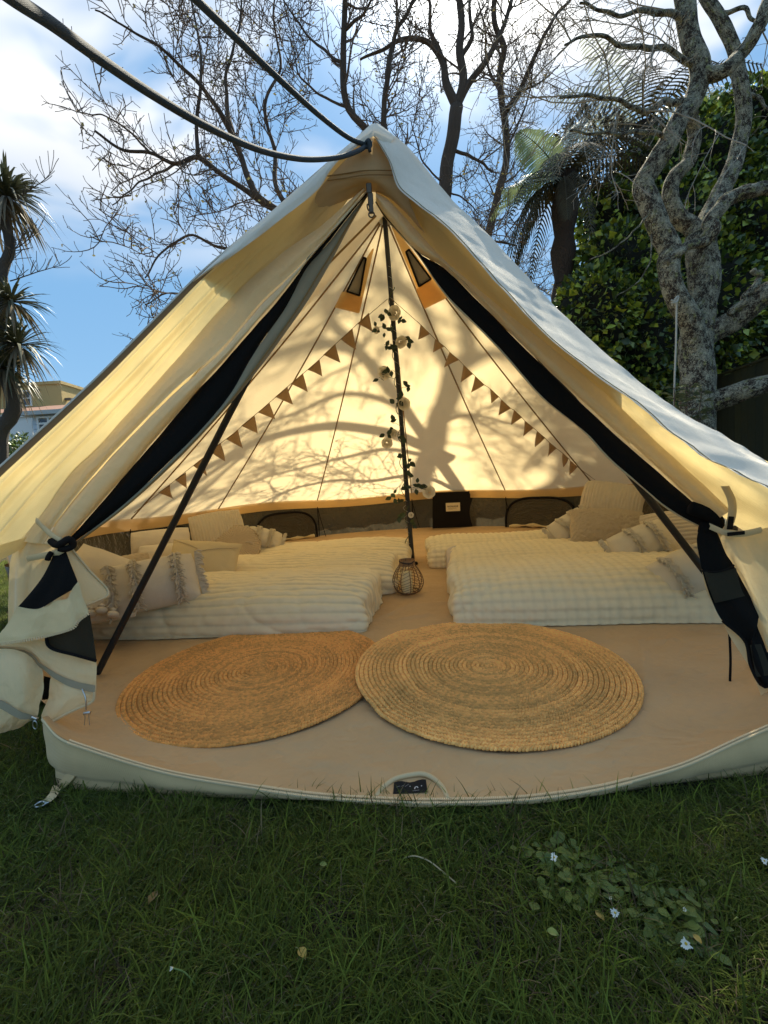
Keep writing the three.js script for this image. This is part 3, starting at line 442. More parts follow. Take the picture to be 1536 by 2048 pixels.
{ // right door flap
  const [r2, r3, r4] = bands([
    [[752, 382, 1.93], [776, 398, 1.915], [820, 446, 1.88], [883, 514, 1.83], [960, 582, 1.78], [1060, 662, 1.71], [1133, 722, 1.66], [1218, 795, 1.60], [1268, 842, 1.565], [1340, 908, 1.52], [1400, 962, 1.48], [1462, 1020, 1.44]],
    [[752, 402, 1.935], [768, 428, 1.92], [796, 460, 1.895], [836, 503, 1.86], [880, 528, 1.83], [960, 604, 1.77], [1053, 698, 1.70], [1133, 776, 1.65], [1218, 856, 1.60], [1298, 926, 1.55], [1368, 986, 1.51], [1434, 1040, 1.47]],
    [[752, 404, 1.94], [768, 430, 1.93], [796, 463, 1.905], [836, 507, 1.875], [854, 535, 1.86], [897, 596, 1.83], [960, 657, 1.79], [1003, 702, 1.755], [1088, 797, 1.70], [1168, 862, 1.65], [1218, 917, 1.61], [1283, 972, 1.57], [1343, 1022, 1.53], [1400, 1052, 1.50]]], 26);
  const roll = surface([r2, midRow(r2, r3, 0.2, 0.03), midRow(r2, r3, 0.5, 0.05), midRow(r2, r3, 0.85, 0.03), r3], 90, 18, { disp: (u, v) => 0.012 * fbm3(u * 2.4, v * 3.2, 7.1, 4) + 0.005 * fbm3(u * 14, v * 2, 7.1, 2) });
  const root = roll.build('door_flap', M.drape, tent); root.userData.label = 'right door flap rolled back and tied';
  const blk = surface([r3.map((p) => p.clone().add(V(0, 0, -0.008))), midRow(r3, r4, 0.4, 0.01), midRow(r3, r4, 0.8, 0.012), r4], 90, 12, { disp: (u, v) => 0.008 * fbm3(u * 8, v * 4, 3.9, 3) }); put('gap_shade', blk.geo(), M.mesh, root);
  const ed = new MB(); ed.tube(crv(r4, 80), 0.004, 6); put('flap_piping', ed.geo(), M.tape, root);
  const kn = new MB(); kn.tube(crv(pix([[1380, 1015, 1.47], [1420, 1030, 1.455], [1434, 1045, 1.455], [1420, 1058, 1.46], [1400, 1056, 1.47]]), 20), 0.022, 10); put('gathered_mesh', kn.geo(), M.mesh, root);
  const L = [[1400, 1050, 1.47], [1394, 1081, 1.46], [1400, 1117, 1.45], [1407, 1150, 1.44], [1423, 1199, 1.42], [1445, 1242, 1.40], [1490, 1283, 1.37], [1502, 1335, 1.34], [1510, 1357, 1.33], [1527, 1374, 1.32]];
  const Rr = [[1424, 1052, 1.455], [1437, 1070, 1.445], [1453, 1106, 1.43], [1467, 1126, 1.42], [1480, 1150, 1.41], [1502, 1190, 1.39], [1526, 1222, 1.37], [1512, 1243, 1.37], [1528, 1292, 1.34], [1552, 1372, 1.31]];
  const mid = L.map((p, k) => [lerp(p[0], Rr[k][0], 0.5), lerp(p[1], Rr[k][1], 0.5), lerp(p[2], Rr[k][2], 0.5) - 0.012]);
  const m1 = surface([pix(L), pix(mid), pix(Rr)], 60, 12, { disp: (u, v) => 0.005 * Math.sin(v * 9 + u * 5) }); put('gap_shade', m1.geo(), M.mesh, root);
  const pk = surface([pix([[1408, 1144, 1.42], [1452, 1140, 1.405], [1472, 1136, 1.40]]), pix([[1418, 1176, 1.405], [1458, 1178, 1.395], [1482, 1176, 1.39]]), pix([[1430, 1206, 1.40], [1462, 1199, 1.385], [1490, 1192, 1.378]])], 16, 10); put('thin_mesh', pk.geo(), M.meshThin, root);
  const pk2 = surface([pix([[1500, 1290, 1.345], [1522, 1288, 1.335]]), pix([[1512, 1354, 1.32], [1546, 1350, 1.30]])], 10, 10); put('thin_mesh', pk2.geo(), M.meshThin, root);
  const hems = new MB(); hems.tube(crv(pix([[1400, 1142, 1.43], [1430, 1144, 1.41], [1455, 1138, 1.40], [1468, 1130, 1.40]]), 16), 0.003, 6); put('mesh_hem', hems.geo(), M.blackcloth, root); const hems2 = new MB(); hems2.tube(crv(pix([[1445, 1242, 1.39], [1490, 1283, 1.36], [1502, 1335, 1.33], [1527, 1374, 1.31], [1548, 1370, 1.30]]), 20), 0.004, 6); put('mesh_hem', hems2.geo(), M.blackcloth, root);
  const he = surface([pix([[1402, 1130, 1.46], [1412, 1180, 1.45], [1430, 1216, 1.43], [1446, 1246, 1.42], [1462, 1277, 1.40], [1500, 1336, 1.36], [1516, 1376, 1.33], [1532, 1420, 1.31]]), pix([[1415, 1130, 1.45], [1428, 1180, 1.44], [1452, 1216, 1.42], [1480, 1250, 1.40], [1500, 1277, 1.38], [1530, 1336, 1.34], [1560, 1376, 1.31], [1570, 1420, 1.29]])], 40, 4); put('flap_hem', he.geo(), M.drape, root);
  const cv = surface([pix([[1432, 1052, 1.46], [1462, 1060, 1.44], [1500, 1062, 1.43], [1560, 1052, 1.40], [1640, 1060, 1.36]]), pix([[1450, 1108, 1.445], [1476, 1104, 1.40], [1514, 1110, 1.41], [1560, 1110, 1.38], [1640, 1120, 1.34]]), pix([[1478, 1160, 1.425], [1502, 1166, 1.38], [1530, 1170, 1.38], [1572, 1170, 1.35], [1640, 1180, 1.32]]), pix([[1510, 1240, 1.39], [1528, 1240, 1.355], [1550, 1240, 1.35], [1590, 1240, 1.33], [1650, 1240, 1.30]]), pix([[1526, 1300, 1.36], [1544, 1300, 1.335], [1566, 1300, 1.33], [1600, 1300, 1.31], [1650, 1300, 1.29]])], 44, 36, { disp: (u, v) => 0.016 * fbm3(u * 4.5, v * 2, 6.1, 4) + 0.004 * fbm3(u * 12, v * 9, 6.1, 2) }); put('hanging_canvas', cv.geo(), M.drape, root);
  const strap = new MB(); const rib = (l, w, horiz) => { const P = crv(pix(l), 30); strap.grid(30, 2, (u, v) => { const p = P[Math.round(u * 30)], o = (v - 0.5) * w; return [p.x + (horiz ? 0 : o), p.y + (horiz ? o : 0), p.z + 0.006 * Math.sin(v * Math.PI), u, v]; }); };
  rib([[1450, 972, 1.435], [1463, 1000, 1.425], [1464, 1030, 1.415], [1455, 1060, 1.415]], 0.028, false); rib([[1418, 1052, 1.43], [1453, 1066, 1.40], [1489, 1067, 1.39], [1522, 1060, 1.385]], 0.02, true); put('tie_strap', strap.geo(), M.tape, root);
  const tg = new MB(); for (const [x, y, z, w, h, r] of [[1461, 1046, 1.392, 0.018, 0.042, -0.15], [1472, 1067, 1.385, 0.055, 0.012, 0.05]]) { const c = at(x, y, z); tg.add(new RoundedBoxGeometry(w, h, 0.004, 2, 0.002), new THREE.Matrix4().makeRotationZ(r).setPosition(c.x, c.y, c.z)); } put('strap_patch', tg.geo(), M.blackcloth, root);
  const cd = new MB(); const cp = crv(pix([[1459, 1268, 1.52], [1461, 1320, 1.50], [1460, 1370, 1.49], [1462, 1398, 1.485]]), 20); cd.tube(cp, 0.0042, 6); cd.tube([cp[19], at(1463, 1396, 1.485), at(1463, 1405, 1.485)], [0.004, 0.010, 0.003], 8); put('toggle_cord', cd.geo(), M.blackcloth, root);
  const ze = surface([pix([[1494, 1432, 1.30], [1510, 1426, 1.29], [1560, 1424, 1.27]]), pix([[1496, 1444, 1.295], [1514, 1446, 1.285], [1560, 1448, 1.265]]), pix([[1504, 1460, 1.29], [1520, 1458, 1.28], [1560, 1460, 1.26]])], 14, 8); put('zip_end', ze.geo(), M.greytape, root);
  const zs = new MB(), c = at(1510, 1442, 1.275); zs.add(new RoundedBoxGeometry(0.016, 0.01, 0.01, 2, 0.003), new THREE.Matrix4().makeTranslation(c.x, c.y, c.z)); zs.tube(pix([[1514, 1443, 1.27], [1536, 1446, 1.262], [1560, 1450, 1.255]]), 0.002, 6); put('zip_slider', zs.geo(), M.steel, root);
}

// ---------------------------------------------------------------- beds
Object.assign(M, {
  spread: S_({ color: rgb(0.97, 0.79, 0.47), roughness: 1, map: tex(256, (u, v) => { const f = (t) => Math.pow(Math.abs(Math.cos(Math.PI * t * 4)), 10); return 1 - 0.16 * f(v) - 0.10 * (fB(u, v) - 0.5); }), bumpMap: rep(texWeave, 9), bumpScale: 0.003 }),
  gauze: S_({ color: rgb(0.97, 0.80, 0.48), roughness: 1, map: tex(256, (u, v) => { const f = (t, k) => Math.pow(Math.abs(Math.cos(Math.PI * t * 4)), k); return 1 - 0.07 * f(v, 5) - 0.06 * f(u, 4) - 0.10 * (fB(u, v) - 0.5); }), bumpMap: rep(texWeave, 9), bumpScale: 0.003 }),
  sheet: S_({ color: rgb(0.62, 0.53, 0.46), roughness: 0.95, map: rep(texCanvasColor, 2), bumpMap: rep(texWrinkle, 3), bumpScale: 0.012 }),
});
function roundedRoll(L, D, h, nu, nv) {        // a rounded slab lying on y = 0: f(i, j) -> position, [along, around] in metres
  const se = (n, m, A, B) => { const raw = []; for (let k = 0; k <= 800; k++) { const a = Math.PI * k / 800, c = Math.cos(a), s = Math.sin(a); raw.push([-A * Math.sign(c) * Math.pow(Math.abs(c), 2 / n), B * Math.pow(Math.max(s, 0), 2 / n)]); } const len = [0]; for (let k = 1; k <= 800; k++) len.push(len[k - 1] + Math.hypot(raw[k][0] - raw[k - 1][0], raw[k][1] - raw[k - 1][1])); const out = []; let j = 0; for (let k = 0; k <= m; k++) { const t = len[800] * k / m; while (j < 799 && len[j + 1] < t) j++; const f = (t - len[j]) / Math.max(1e-9, len[j + 1] - len[j]); out.push([lerp(raw[j][0], raw[j + 1][0], f), lerp(raw[j][1], raw[j + 1][1], f), t]); } return out; };
  const cross = se(2.9, nv, D / 2, h), along = se(4.6, nu, L / 2, 1);
  return (i, j) => { const [x, sc, su] = along[i], [z, y, sv] = cross[j], k = Math.min(1, sc); return { p: V(x, y * Math.pow(k, 0.35), z * lerp(0.72, 1, k)).setY(y * Math.pow(k, 0.4)), u: x, v: sv, k }; };
}
function spread(label, endX, frontZ, dir, L, D, h, yaw, kind, seed) {
  const nu = 230, nv = 130, f = roundedRoll(L, D, h, nu, nv), P = [], UV = [];
  for (let j = 0; j <= nv; j++) { P.push([]); UV.push([]); for (let i = 0; i <= nu; i++) { const q = f(i, j); P[j].push(q.p); UV[j].push([q.u, q.v]); } }
  const N = P.map((row, j) => row.map((_, i) => { const a = V().subVectors(P[j][Math.min(i + 1, nu)], P[j][Math.max(i - 1, 0)]), b = V().subVectors(P[Math.min(j + 1, nv)][i], P[Math.max(j - 1, 0)][i]); const n = b.cross(a); return n.lengthSq() < 1e-14 ? V(0, 1, 0) : n.normalize(); }));
  for (let j = 0; j <= nv; j++) for (let i = 0; i <= nu; i++) {
    const [u, v] = UV[j][i], s = seed * 7.3, w = 0.012 * n3(u * 2.2 + s, v * 2.5, s), vv = v + w * 1.6, uu = u + 0.014 * n3(u * 3, v * 3 + s, 1.7);
    let d;
    if (kind === 'row') d = (0.010 + 0.005 * n3(u * 3, v * 5, s + 2)) * (Math.pow(Math.abs(Math.sin(Math.PI * vv / 0.056)), 0.7) - 0.6) + 0.0028 * n3(u * 34, v * 18, s + 6) + 0.006 * n3(u * 18, v * 22, s);
    else d = 0.011 * (Math.pow(Math.abs(Math.sin(Math.PI * vv / 0.052)), 0.6) * Math.pow(Math.abs(Math.sin(Math.PI * uu / 0.052)), 0.6) - 0.4) + 0.003 * n3(u * 20, v * 24, s);
    const edge = Math.min(v, 0.9) < 0.16 ? 1 - v / 0.16 : 0, end = sstep(Math.abs(u), L / 2 - 0.12, L / 2);
    d += 0.024 * fbm3(u * 1.7 + s, v * 2.3, s, 3) - 0.010 * Math.pow(1 - Math.abs(n3(u * 2.3 + v * 1.2 + s, v * 2.6 - u, s + 9)), 14) + edge * (0.020 * n3(u * 9, 0.3, s) + 0.010 * n3(u * 24, v * 6, s)) + 0.02 * Math.pow(Math.max(0, n3(u * 2.4 + s, v * 3.1, s + 4)), 2) * n3(u * 7 + v * 9, v * 3, s) + end * 0.034 * n3(P[j][i].z * 9, P[j][i].y * 9, s);
    P[j][i].addScaledVector(N[j][i], d); P[j][i].y = Math.max(P[j][i].y + edge * 0.014 * (0.5 + n3(u * 5, s, 2)), 0.0) * (1 + 0.05 * n3(u * 1.1 + s, v * 1.4, s));
  }
  const mb = new MB(); mb.grid(nu, nv, (u, v) => { const i = Math.round(u * nu), j = Math.round(v * nv), p = P[j][i]; return [p.x, p.y, p.z, UV[j][i][0], UV[j][i][1]]; });
  for (let k = 0; k < mb.u.length; k += 2) { mb.u[k] /= kind === 'row' ? 0.224 : 0.208; mb.u[k + 1] /= kind === 'row' ? 0.224 : 0.208; }
  const m = new THREE.Mesh(mb.geo(), kind === 'row' ? M.spread : M.gauze); m.castShadow = m.receiveShadow = true; m.name = numbered('bedspread'); m.userData = { label, category: 'bedspread', group: 'quilted bedspreads on the six low beds' };
  m.rotation.y = yaw; const c = V(dir * L / 2, 0, -D / 2).applyAxisAngle(V(0, 1, 0), yaw); m.position.set(endX + c.x, 0.014, frontZ + c.z); scene.add(m); return m;
}
spread('cream ribbed bedspread on the nearest bed at left, its corner by the left rug', -0.13, -2.24, -1, 1.70, 0.84, 0.245, -0.11, 'row', 1);
spread('cream ribbed bedspread on the middle bed at left', 0.03, -2.98, -1, 1.85, 0.82, 0.24, -0.10, 'row', 2);
spread('cream ribbed bedspread on the rear bed at left, ending beside the pole', 0.20, -3.74, -1, 1.9, 0.78, 0.235, -0.09, 'row', 3);
spread('cream waffle bedspread on the nearest bed at right, overhanging the right rug', 0.325, -2.26, 1, 1.76, 0.86, 0.26, -0.12, 'grid', 4);
spread('cream waffle bedspread on the middle bed at right, sheet showing at its far end', 0.45, -3.02, 1, 1.44, 0.82, 0.245, -0.11, 'grid', 5);
spread('cream waffle bedspread on the rear bed at right near the pole', 0.35, -3.78, 1, 1.8, 0.76, 0.235, -0.10, 'grid', 6);
function mattress(label, x, z, L, D, h, yaw) { const f = roundedRoll(L, D, h, 60, 40), mb = new MB(); mb.grid(60, 40, (u, v) => { const q = f(Math.round(u * 60), Math.round(v * 40)); const d = 0.006 * fbm3(q.p.x * 5, q.p.y * 5, q.p.z * 5 + z, 3); return [q.p.x, Math.max(0, q.p.y + d), q.p.z + d, q.u, q.v]; }); const m = new THREE.Mesh(mb.geo(), M.sheet); m.castShadow = m.receiveShadow = true; m.name = numbered('mattress'); m.userData = { label, category: 'mattress' }; m.rotation.y = yaw; m.position.set(x, 0.014, z); scene.add(m); }
mattress('mattress in a pale grey fitted sheet, its end showing behind the left black pole', -1.14, -2.72, 1.86, 0.64, 0.18, -0.11);
mattress('mattress in a pale mauve sheet showing between cushions at right', 1.36, -3.53, 1.75, 0.70, 0.215, -0.11);

// ---------------------------------------------------------------- cushions
const cushionMat = (r, g, b, bump = 0.004, rp = 6) => S_({ color: rgb(r, g, b), roughness: 1, map: rep(texCanvasColor, 5), bumpMap: rep(texWeave, rp), bumpScale: bump });
function cushionGeo(w, h, T, { n = 56, f = null, pinch = 0.055, seed = 1, round = 0.56 } = {}) {
  const mb = new MB();
  for (const side of [1, -1]) mb.grid(n, n, (a, b) => {
    const s = Math.sin((a - 0.5) * Math.PI), t = Math.sin((b - 0.5) * Math.PI), ex = 1 - pinch * (1 - t * t), ey = 1 - pinch * (1 - s * s), ct = 1 - 0.085 * s * s * t * t, wv = 1 + 0.035 * n3(s * 1.7 + seed, t * 1.7, seed * 1.3);
    let x = w / 2 * s * ex * ct * wv, y = h / 2 * t * ey * ct * wv, k = Math.pow(Math.max(0, (1 - s * s) * (1 - t * t)), round);
    let z = T * 0.78 * k; const cr = Math.pow(Math.abs(s * t), 1.5);
    z += (0.014 * fbm3(x * 7 + seed, y * 7, seed, 3) + 0.010 * cr * Math.sin((Math.atan2(y, x)) * 14 + seed)) * Math.min(1, k * 3);
    if (f) z += f(x, y, s, t) * Math.min(1, k * 4);
    return [x, y, side * z, side * x, y];
  });
  // the back was wound the same way round as the front; turn it over
  const half = mb.i.length / 2; for (let k = half; k < mb.i.length; k += 3) { const q = mb.i[k]; mb.i[k] = mb.i[k + 1]; mb.i[k + 1] = q; }
  return mb.geo();
}
function cushion(label, px, py, Z, geo, mat, rx, ry, rz, name = 'cushion') {
  const g = thing(name, label, 'cushion', at(px, py, Z)); g.rotation.set(rx, ry, rz, 'YXZ');
  const c = put('cover', geo, mat, g, true); return g;
}
const surfZ = (w, h, T, s, t, pinch = 0.055, round = 0.56) => V(w / 2 * s * (1 - pinch * (1 - t * t)), h / 2 * t * (1 - pinch * (1 - s * s)), T * 0.78 * Math.pow(Math.max(0, (1 - s * s) * (1 - t * t)), round));
function frills(g, w, h, T, cols, mat, seed, { len = 0.03, knots = true } = {}) {   // frilled rows across the face and along the edges
  const r = rng(seed);
  for (const s of cols) {
    const mb = new MB(), edge = Math.abs(s) > 0.97, n = 46, line = [];
    for (let k = 0; k <= n; k++) { const t = lerp(-0.96, 0.96, k / n); line.push(surfZ(w, h, T, edge ? Math.sign(s) : s, t).add(V(0, 0, edge ? 0 : 0.004))); }
    for (let k = 0; k <= n; k++) for (let q = 0; q < 2; q++) { const p = line[k], l = len * (0.7 + 0.6 * r()), out = edge ? V(Math.sign(s), (r() - 0.5) * 1.1, (r() - 0.5) * 0.9) : V((r() - 0.5) * 0.9 + (q ? 0.7 : -0.7), (r() - 0.5) * 0.8 - 0.3, 0.8); out.normalize(); mb.tube([p, p.clone().addScaledVector(out, l * 0.55), p.clone().addScaledVector(out, l).add(V(0, -l * 0.3, 0))], [0.0042, 0.0046, 0.003], 5); }
    const o = stuff(put('fringe', mb.geo(), mat, g, true));
    if (knots && !edge) { const kb = new MB(); kb.tube(line.map((p) => p.clone().add(V(0.004 * (r() - 0.5), 0, 0.004))), line.map((_, k) => 0.006 + 0.004 * Math.abs(Math.sin(k * 1.4))), 6); put('braid', kb.geo(), mat, g, true); }
  }
}
const C = { cream: cushionMat(0.80, 0.68, 0.47), natural: cushionMat(0.72, 0.59, 0.40), tan: cushionMat(0.62, 0.47, 0.29), pale: cushionMat(0.82, 0.69, 0.50), velvet: cushionMat(0.70, 0.54, 0.29, 0.002), boucle: S_({ color: rgb(0.70, 0.54, 0.33), roughness: 1, bumpMap: rep(texGrain, 9), bumpScale: 0.02 }) };
const ribs = (pitch, d) => (x) => d * Math.abs(Math.sin(Math.PI * x / pitch));
const ribsY = (pitch, d) => (x, y) => d * Math.abs(Math.sin(Math.PI * y / pitch));
// left side
cushion('large square ribbed cream cushion leaning by the arched opening at the back left', 437, 1066, 4.10, cushionGeo(0.50, 0.44, 0.17, { n: 110, f: ribs(0.025, 0.010), seed: 2 }), C.natural, -0.45, 0.42, 0.10);
cushion('pale plain cushion with a pointed corner behind the black pole, third back at left', 322, 1086, 3.55, cushionGeo(0.45, 0.24, 0.13, { seed: 5 }), C.pale, -0.45, 0.45, 0.0);
cushion('pale cushion tucked behind the envelope cushion, one corner poking out left', 335, 1113, 3.38, cushionGeo(0.42, 0.22, 0.12, { seed: 8 }), C.pale, -0.6, 0.4, -0.05);
{ // round pleated cushion
  const g = thing('round_cushion', 'round pleated tan cushion with gathered folds lying before the ribbed one', 'cushion', at(474, 1092, 3.98)); g.rotation.set(-0.62, 0.25, 0, 'YXZ');
  const mb = new MB(), R = 0.205, H = 0.10; mb.grid(240, 30, (u, v) => { const a = u * TAU, q = v * Math.PI, rr = R * Math.pow(Math.sin(q), 0.55), pl = 0.007 * Math.abs(Math.sin(a * 24)) * sstep(rr, 0.01, 0.12), dent = -0.035 * Math.exp(-rr * rr / 0.002); const zz = Math.cos(q) * H / 2 * 1.05 + Math.sign(Math.cos(q)) * (dent + pl); return [Math.cos(a) * (rr + pl * 0.5), Math.sin(a) * (rr + pl * 0.5), zz, u * 1.2, v * 0.3]; });
  put('cover', mb.geo(), C.tan, g, true); const b = new THREE.SphereGeometry(0.016, 16, 10); b.scale(1, 1, 0.5); b.translate(0, 0, 0.022); put('button', b, C.tan, g, true);
  const br = new MB(); br.tube([...Array(81)].map((_, k) => V(Math.cos(k / 80 * TAU) * R * 0.99, Math.sin(k / 80 * TAU) * R * 0.99, 0.02)), [...Array(81)].map((_, k) => 0.008 + 0.004 * Math.sin(k * 1.57)), 6); put('braid', br.geo(), C.tan, g, true);
}
{ const w = 0.34, h = 0.22, T = 0.11, g = cushion('small frilled cream cushion, farthest right of those on the left beds', 528, 1077, 4.15, cushionGeo(w, h, T, { seed: 4 }), C.cream, -0.7, 0.5, -0.42); frills(g, w, h, T, [-1, -0.35, 0.35, 1], C.cream, 41); }
{ // envelope cushion with tassels
  const w = 0.52, h = 0.36, T = 0.13, g = cushion('mustard cream velvet cushion with Y-shaped seams and corner tassels', 408, 1121, 3.10, cushionGeo(w, h, T, { seed: 6, pinch: 0.14 }), C.velvet, -0.75, 0.35, -0.22);
  const S = (s, t) => surfZ(w, h, T, s, t, 0.14).add(V(0, 0, 0.005));
  const sm = new MB(); const ln = (a, b) => sm.tube([...Array(17)].map((_, k) => S(lerp(a[0], b[0], k / 16), lerp(a[1], b[1], k / 16))), 0.0028, 5);
  ln([-0.9, 0.8], [-0.05, 0.05]); ln([0.92, 0.55], [-0.05, 0.05]); ln([-0.05, 0.05], [-0.2, -0.95]); put('seam', sm.geo(), C.tan, g, true);
  for (const [s, t] of [[-1, 1], [1, -1], [1, 1], [-1, -1]]) { const tb = new MB(), p = surfZ(w, h, T, s, t, 0.14); tb.tube([p, V(p.x * 1.07, p.y * 1.05, 0), V(p.x * 1.11, p.y * 1.06, -0.01), V(p.x * 1.2, p.y * 1.02, -0.02)], [0.006, 0.008, 0.014, 0.012], 10); put('tassel', tb.geo(), C.tan, g, true); }
}
{ const w = 0.45, h = 0.30, T = 0.16, g = cushion('cream lumbar cushion with knotted fringe bands, in front of the others at left', 312, 1166, 2.42, cushionGeo(w, h, T, { seed: 9 }), C.pale, -0.5, 0.5, 0.06); frills(g, w, h, T, [-0.97, -0.45, 0.5, 1], C.pale, 77, { len: 0.04 }); }
cushion('small knitted tan cushion peeping over the fringed lumbar cushion', 262, 1136, 2.75, cushionGeo(0.24, 0.18, 0.12, { n: 80, f: (x, y) => 0.006 * Math.abs(Math.sin(Math.PI * (x + Math.abs(((y / 0.03) % 1) - 0.5) * 0.03) / 0.035)), seed: 12 }), C.tan, -0.5, 0.5, 0.1);
cushion('big plain cream pillow at the far left behind the tied door flap', 216, 1166, 2.50, cushionGeo(0.50, 0.36, 0.16, { seed: 14 }), C.pale, -0.55, 0.62, -0.62);
{ const w = 0.42, h = 0.26, T = 0.11, g = cushion('cream cushion with pompom tassels at the lower left beside the black pole', 196, 1206, 2.33, cushionGeo(w, h, T, { seed: 15 }), C.pale, -1.0, 0.4, -0.1);
  const o = worldOf(g); const inv = new THREE.Matrix4().makeRotationFromEuler(g.rotation).invert();
  for (const [x, y, z] of [[203, 1208, 2.22], [226, 1216, 2.22], [181, 1214, 2.22]]) { const q = at(x, y, z).sub(o).applyMatrix4(inv), d = at(x, y + 18, z - 0.03).sub(o).applyMatrix4(inv), tb = new MB(); const L = [0, 0.16, 0.3, 0.4, 0.55, 0.8, 1].map((k) => q.clone().lerp(d, k)); tb.tube(L, [0.006, 0.017, 0.015, 0.009, 0.024, 0.027, 0.021], 14, { wob: (k, a) => 1 + (k > 3 ? 0.12 * Math.sin(a * 12) : 0.03 * Math.sin(a * 5)) }); put('tassel', tb.geo(), C.pale, g, true); } }
// right side
cushion('large square ribbed cream cushion, tallest of the right-hand cushions', 1222, 1010, 3.72, cushionGeo(0.50, 0.42, 0.16, { n: 110, f: ribs(0.025, 0.010), seed: 21 }), C.natural, -0.42, -0.5, -0.2);
cushion('woolly boucle tan cushion lying against the tall ribbed one', 1213, 1057, 3.36, cushionGeo(0.58, 0.36, 0.19, { n: 110, f: (x, y) => 0.013 * n3(x * 48, y * 48, 1.3) + 0.006 * n3(x * 100, y * 100, 7), seed: 22, pinch: 0.12 }), C.boucle, -0.72, -0.25, -0.10);
{ const w = 0.34, h = 0.24, T = 0.13, g = cushion('small frilled cream cushion, leftmost of the right-hand cushions', 1141, 1054, 3.65, cushionGeo(w, h, T, { seed: 23 }), C.cream, -0.55, -0.35, 0.62); frills(g, w, h, T, [-1, -0.35, 0.3, 1], C.cream, 91); }
cushion('large tan cushion with fine horizontal ribs behind the right black pole', 1372, 1076, 2.86, cushionGeo(0.52, 0.40, 0.17, { n: 110, f: ribsY(0.027, 0.010), seed: 25 }), C.natural, -0.45, -0.5, 0.10);
{ const w = 0.38, h = 0.26, T = 0.14, g = cushion('frilled cream cushion in the middle of the right-hand heap', 1284, 1089, 2.76, cushionGeo(w, h, T, { seed: 26 }), C.cream, -0.6, -0.35, 0.42); frills(g, w, h, T, [-1, -0.3, 0.4, 1], C.cream, 95); }
{ const w = 0.36, h = 0.25, T = 0.14, g = cushion('frilled cream cushion nearest the right door flap', 1380, 1142, 2.24, cushionGeo(w, h, T, { seed: 27 }), C.cream, -0.6, -0.5, 0.55); frills(g, w, h, T, [-1, -0.5, 0.3, 1], C.cream, 97); }

// ---------------------------------------------------------------- two braided rugs, each round of braid a part
M.jute = S_({ color: 0xffffff, vertexColors: true, roughness: 0.9, bumpMap: rep(texGrain, 20), bumpScale: 0.001 });
M.juteBase = S_({ color: rgb(0.5, 0.26, 0.08), roughness: 1 });
function rug(label, ext, y0, lift, hue, seed) {
  const E = ext.map(([x, y]) => onY(x, y, y0 + 0.008)), cx = (E[0].x + E[1].x) / 2, cz = (E[2].z + E[3].z) / 2, R = (E[1].x - E[0].x) / 2 * 1.06, sz = (E[3].z - E[2].z) / 2 / R;
  const r = rng(seed), g = thing('braided_rug', label, 'rug', V(cx, y0, cz), 'round braided rugs on the tent floor'), w = 0.0172, nR = Math.round(R / w);
  const base = new MB(); base.grid(64, 12, (u, v) => { const a = u * TAU, rr = v * (R - 0.006), x = Math.cos(a) * rr, z = Math.sin(a) * rr * sz; return [x, 0.003 + lift(cx + x, cz + z), z, x, z]; }); put('backing', base.geo(), M.juteBase, g, true);
  const blob = new THREE.SphereGeometry(1, 6, 3), q = new THREE.Quaternion(), m = new THREE.Matrix4();
  for (let k = 0; k < nR; k++) {
    const rad = (k + 0.5) * R / nR, n = Math.max(6, Math.round(TAU * rad / 0.0108)), mb = new MB(), tone = 0.84 + 0.3 * r();
    for (let j = 0; j < n; j++) for (const row of [-1, 1]) {
      const a = (j + (row > 0 ? 0.5 : 0)) / n * TAU + k * 0.7, rr = rad + row * w * 0.185 + 0.003 * fbm3(Math.cos(a) * 1.4, seed, Math.sin(a) * 1.4 + k * 0.02, 2), x = Math.cos(a) * rr, z = Math.sin(a) * rr * sz;
      const patch = 0.95 + 0.35 * fbm3((cx + x) * 3, seed, (cz + z) * 3, 3), t = tone * patch * (0.78 + 0.4 * r()), gr = 0.04 * fbm3(x * 3, 2, z * 3, 2);
      mb.col = [hue[0] * t, hue[1] * t * (1 + gr), hue[2] * t * (1 + 2 * gr)];
      q.setFromEuler(new THREE.Euler((r() - 0.5) * 0.3, -a + Math.PI / 2 + row * 0.55 + (r() - 0.5) * 0.3, row * 0.1, 'YXZ'));
      m.compose(V(x, 0.0085 + 0.002 * r() + lift(cx + x, cz + z), z), q, V(0.0082 + 0.0016 * r(), 0.0056 + 0.001 * r(), 0.0046)); mb.add(blob, m);
    }
    put('braid_round', mb.geo(), M.jute, g, true);
  }
}
rug('round tan braided rug at left, partly under the right rug and the left bed', [[214, 1415], [757, 1310], [640, 1250], [440, 1494]], 0.014, () => 0, [1.0, 0.47, 0.115], 5);
rug('round tan braided rug at right, overlapping the left rug, before the right bed', [[724, 1365], [1314, 1385], [985, 1241], [1000, 1506]], 0.014, (x, z) => 0.015 * sstep(0.67 - Math.hypot(x + 0.48, z + 1.93), 0, 0.08), [1.0, 0.53, 0.15], 6);

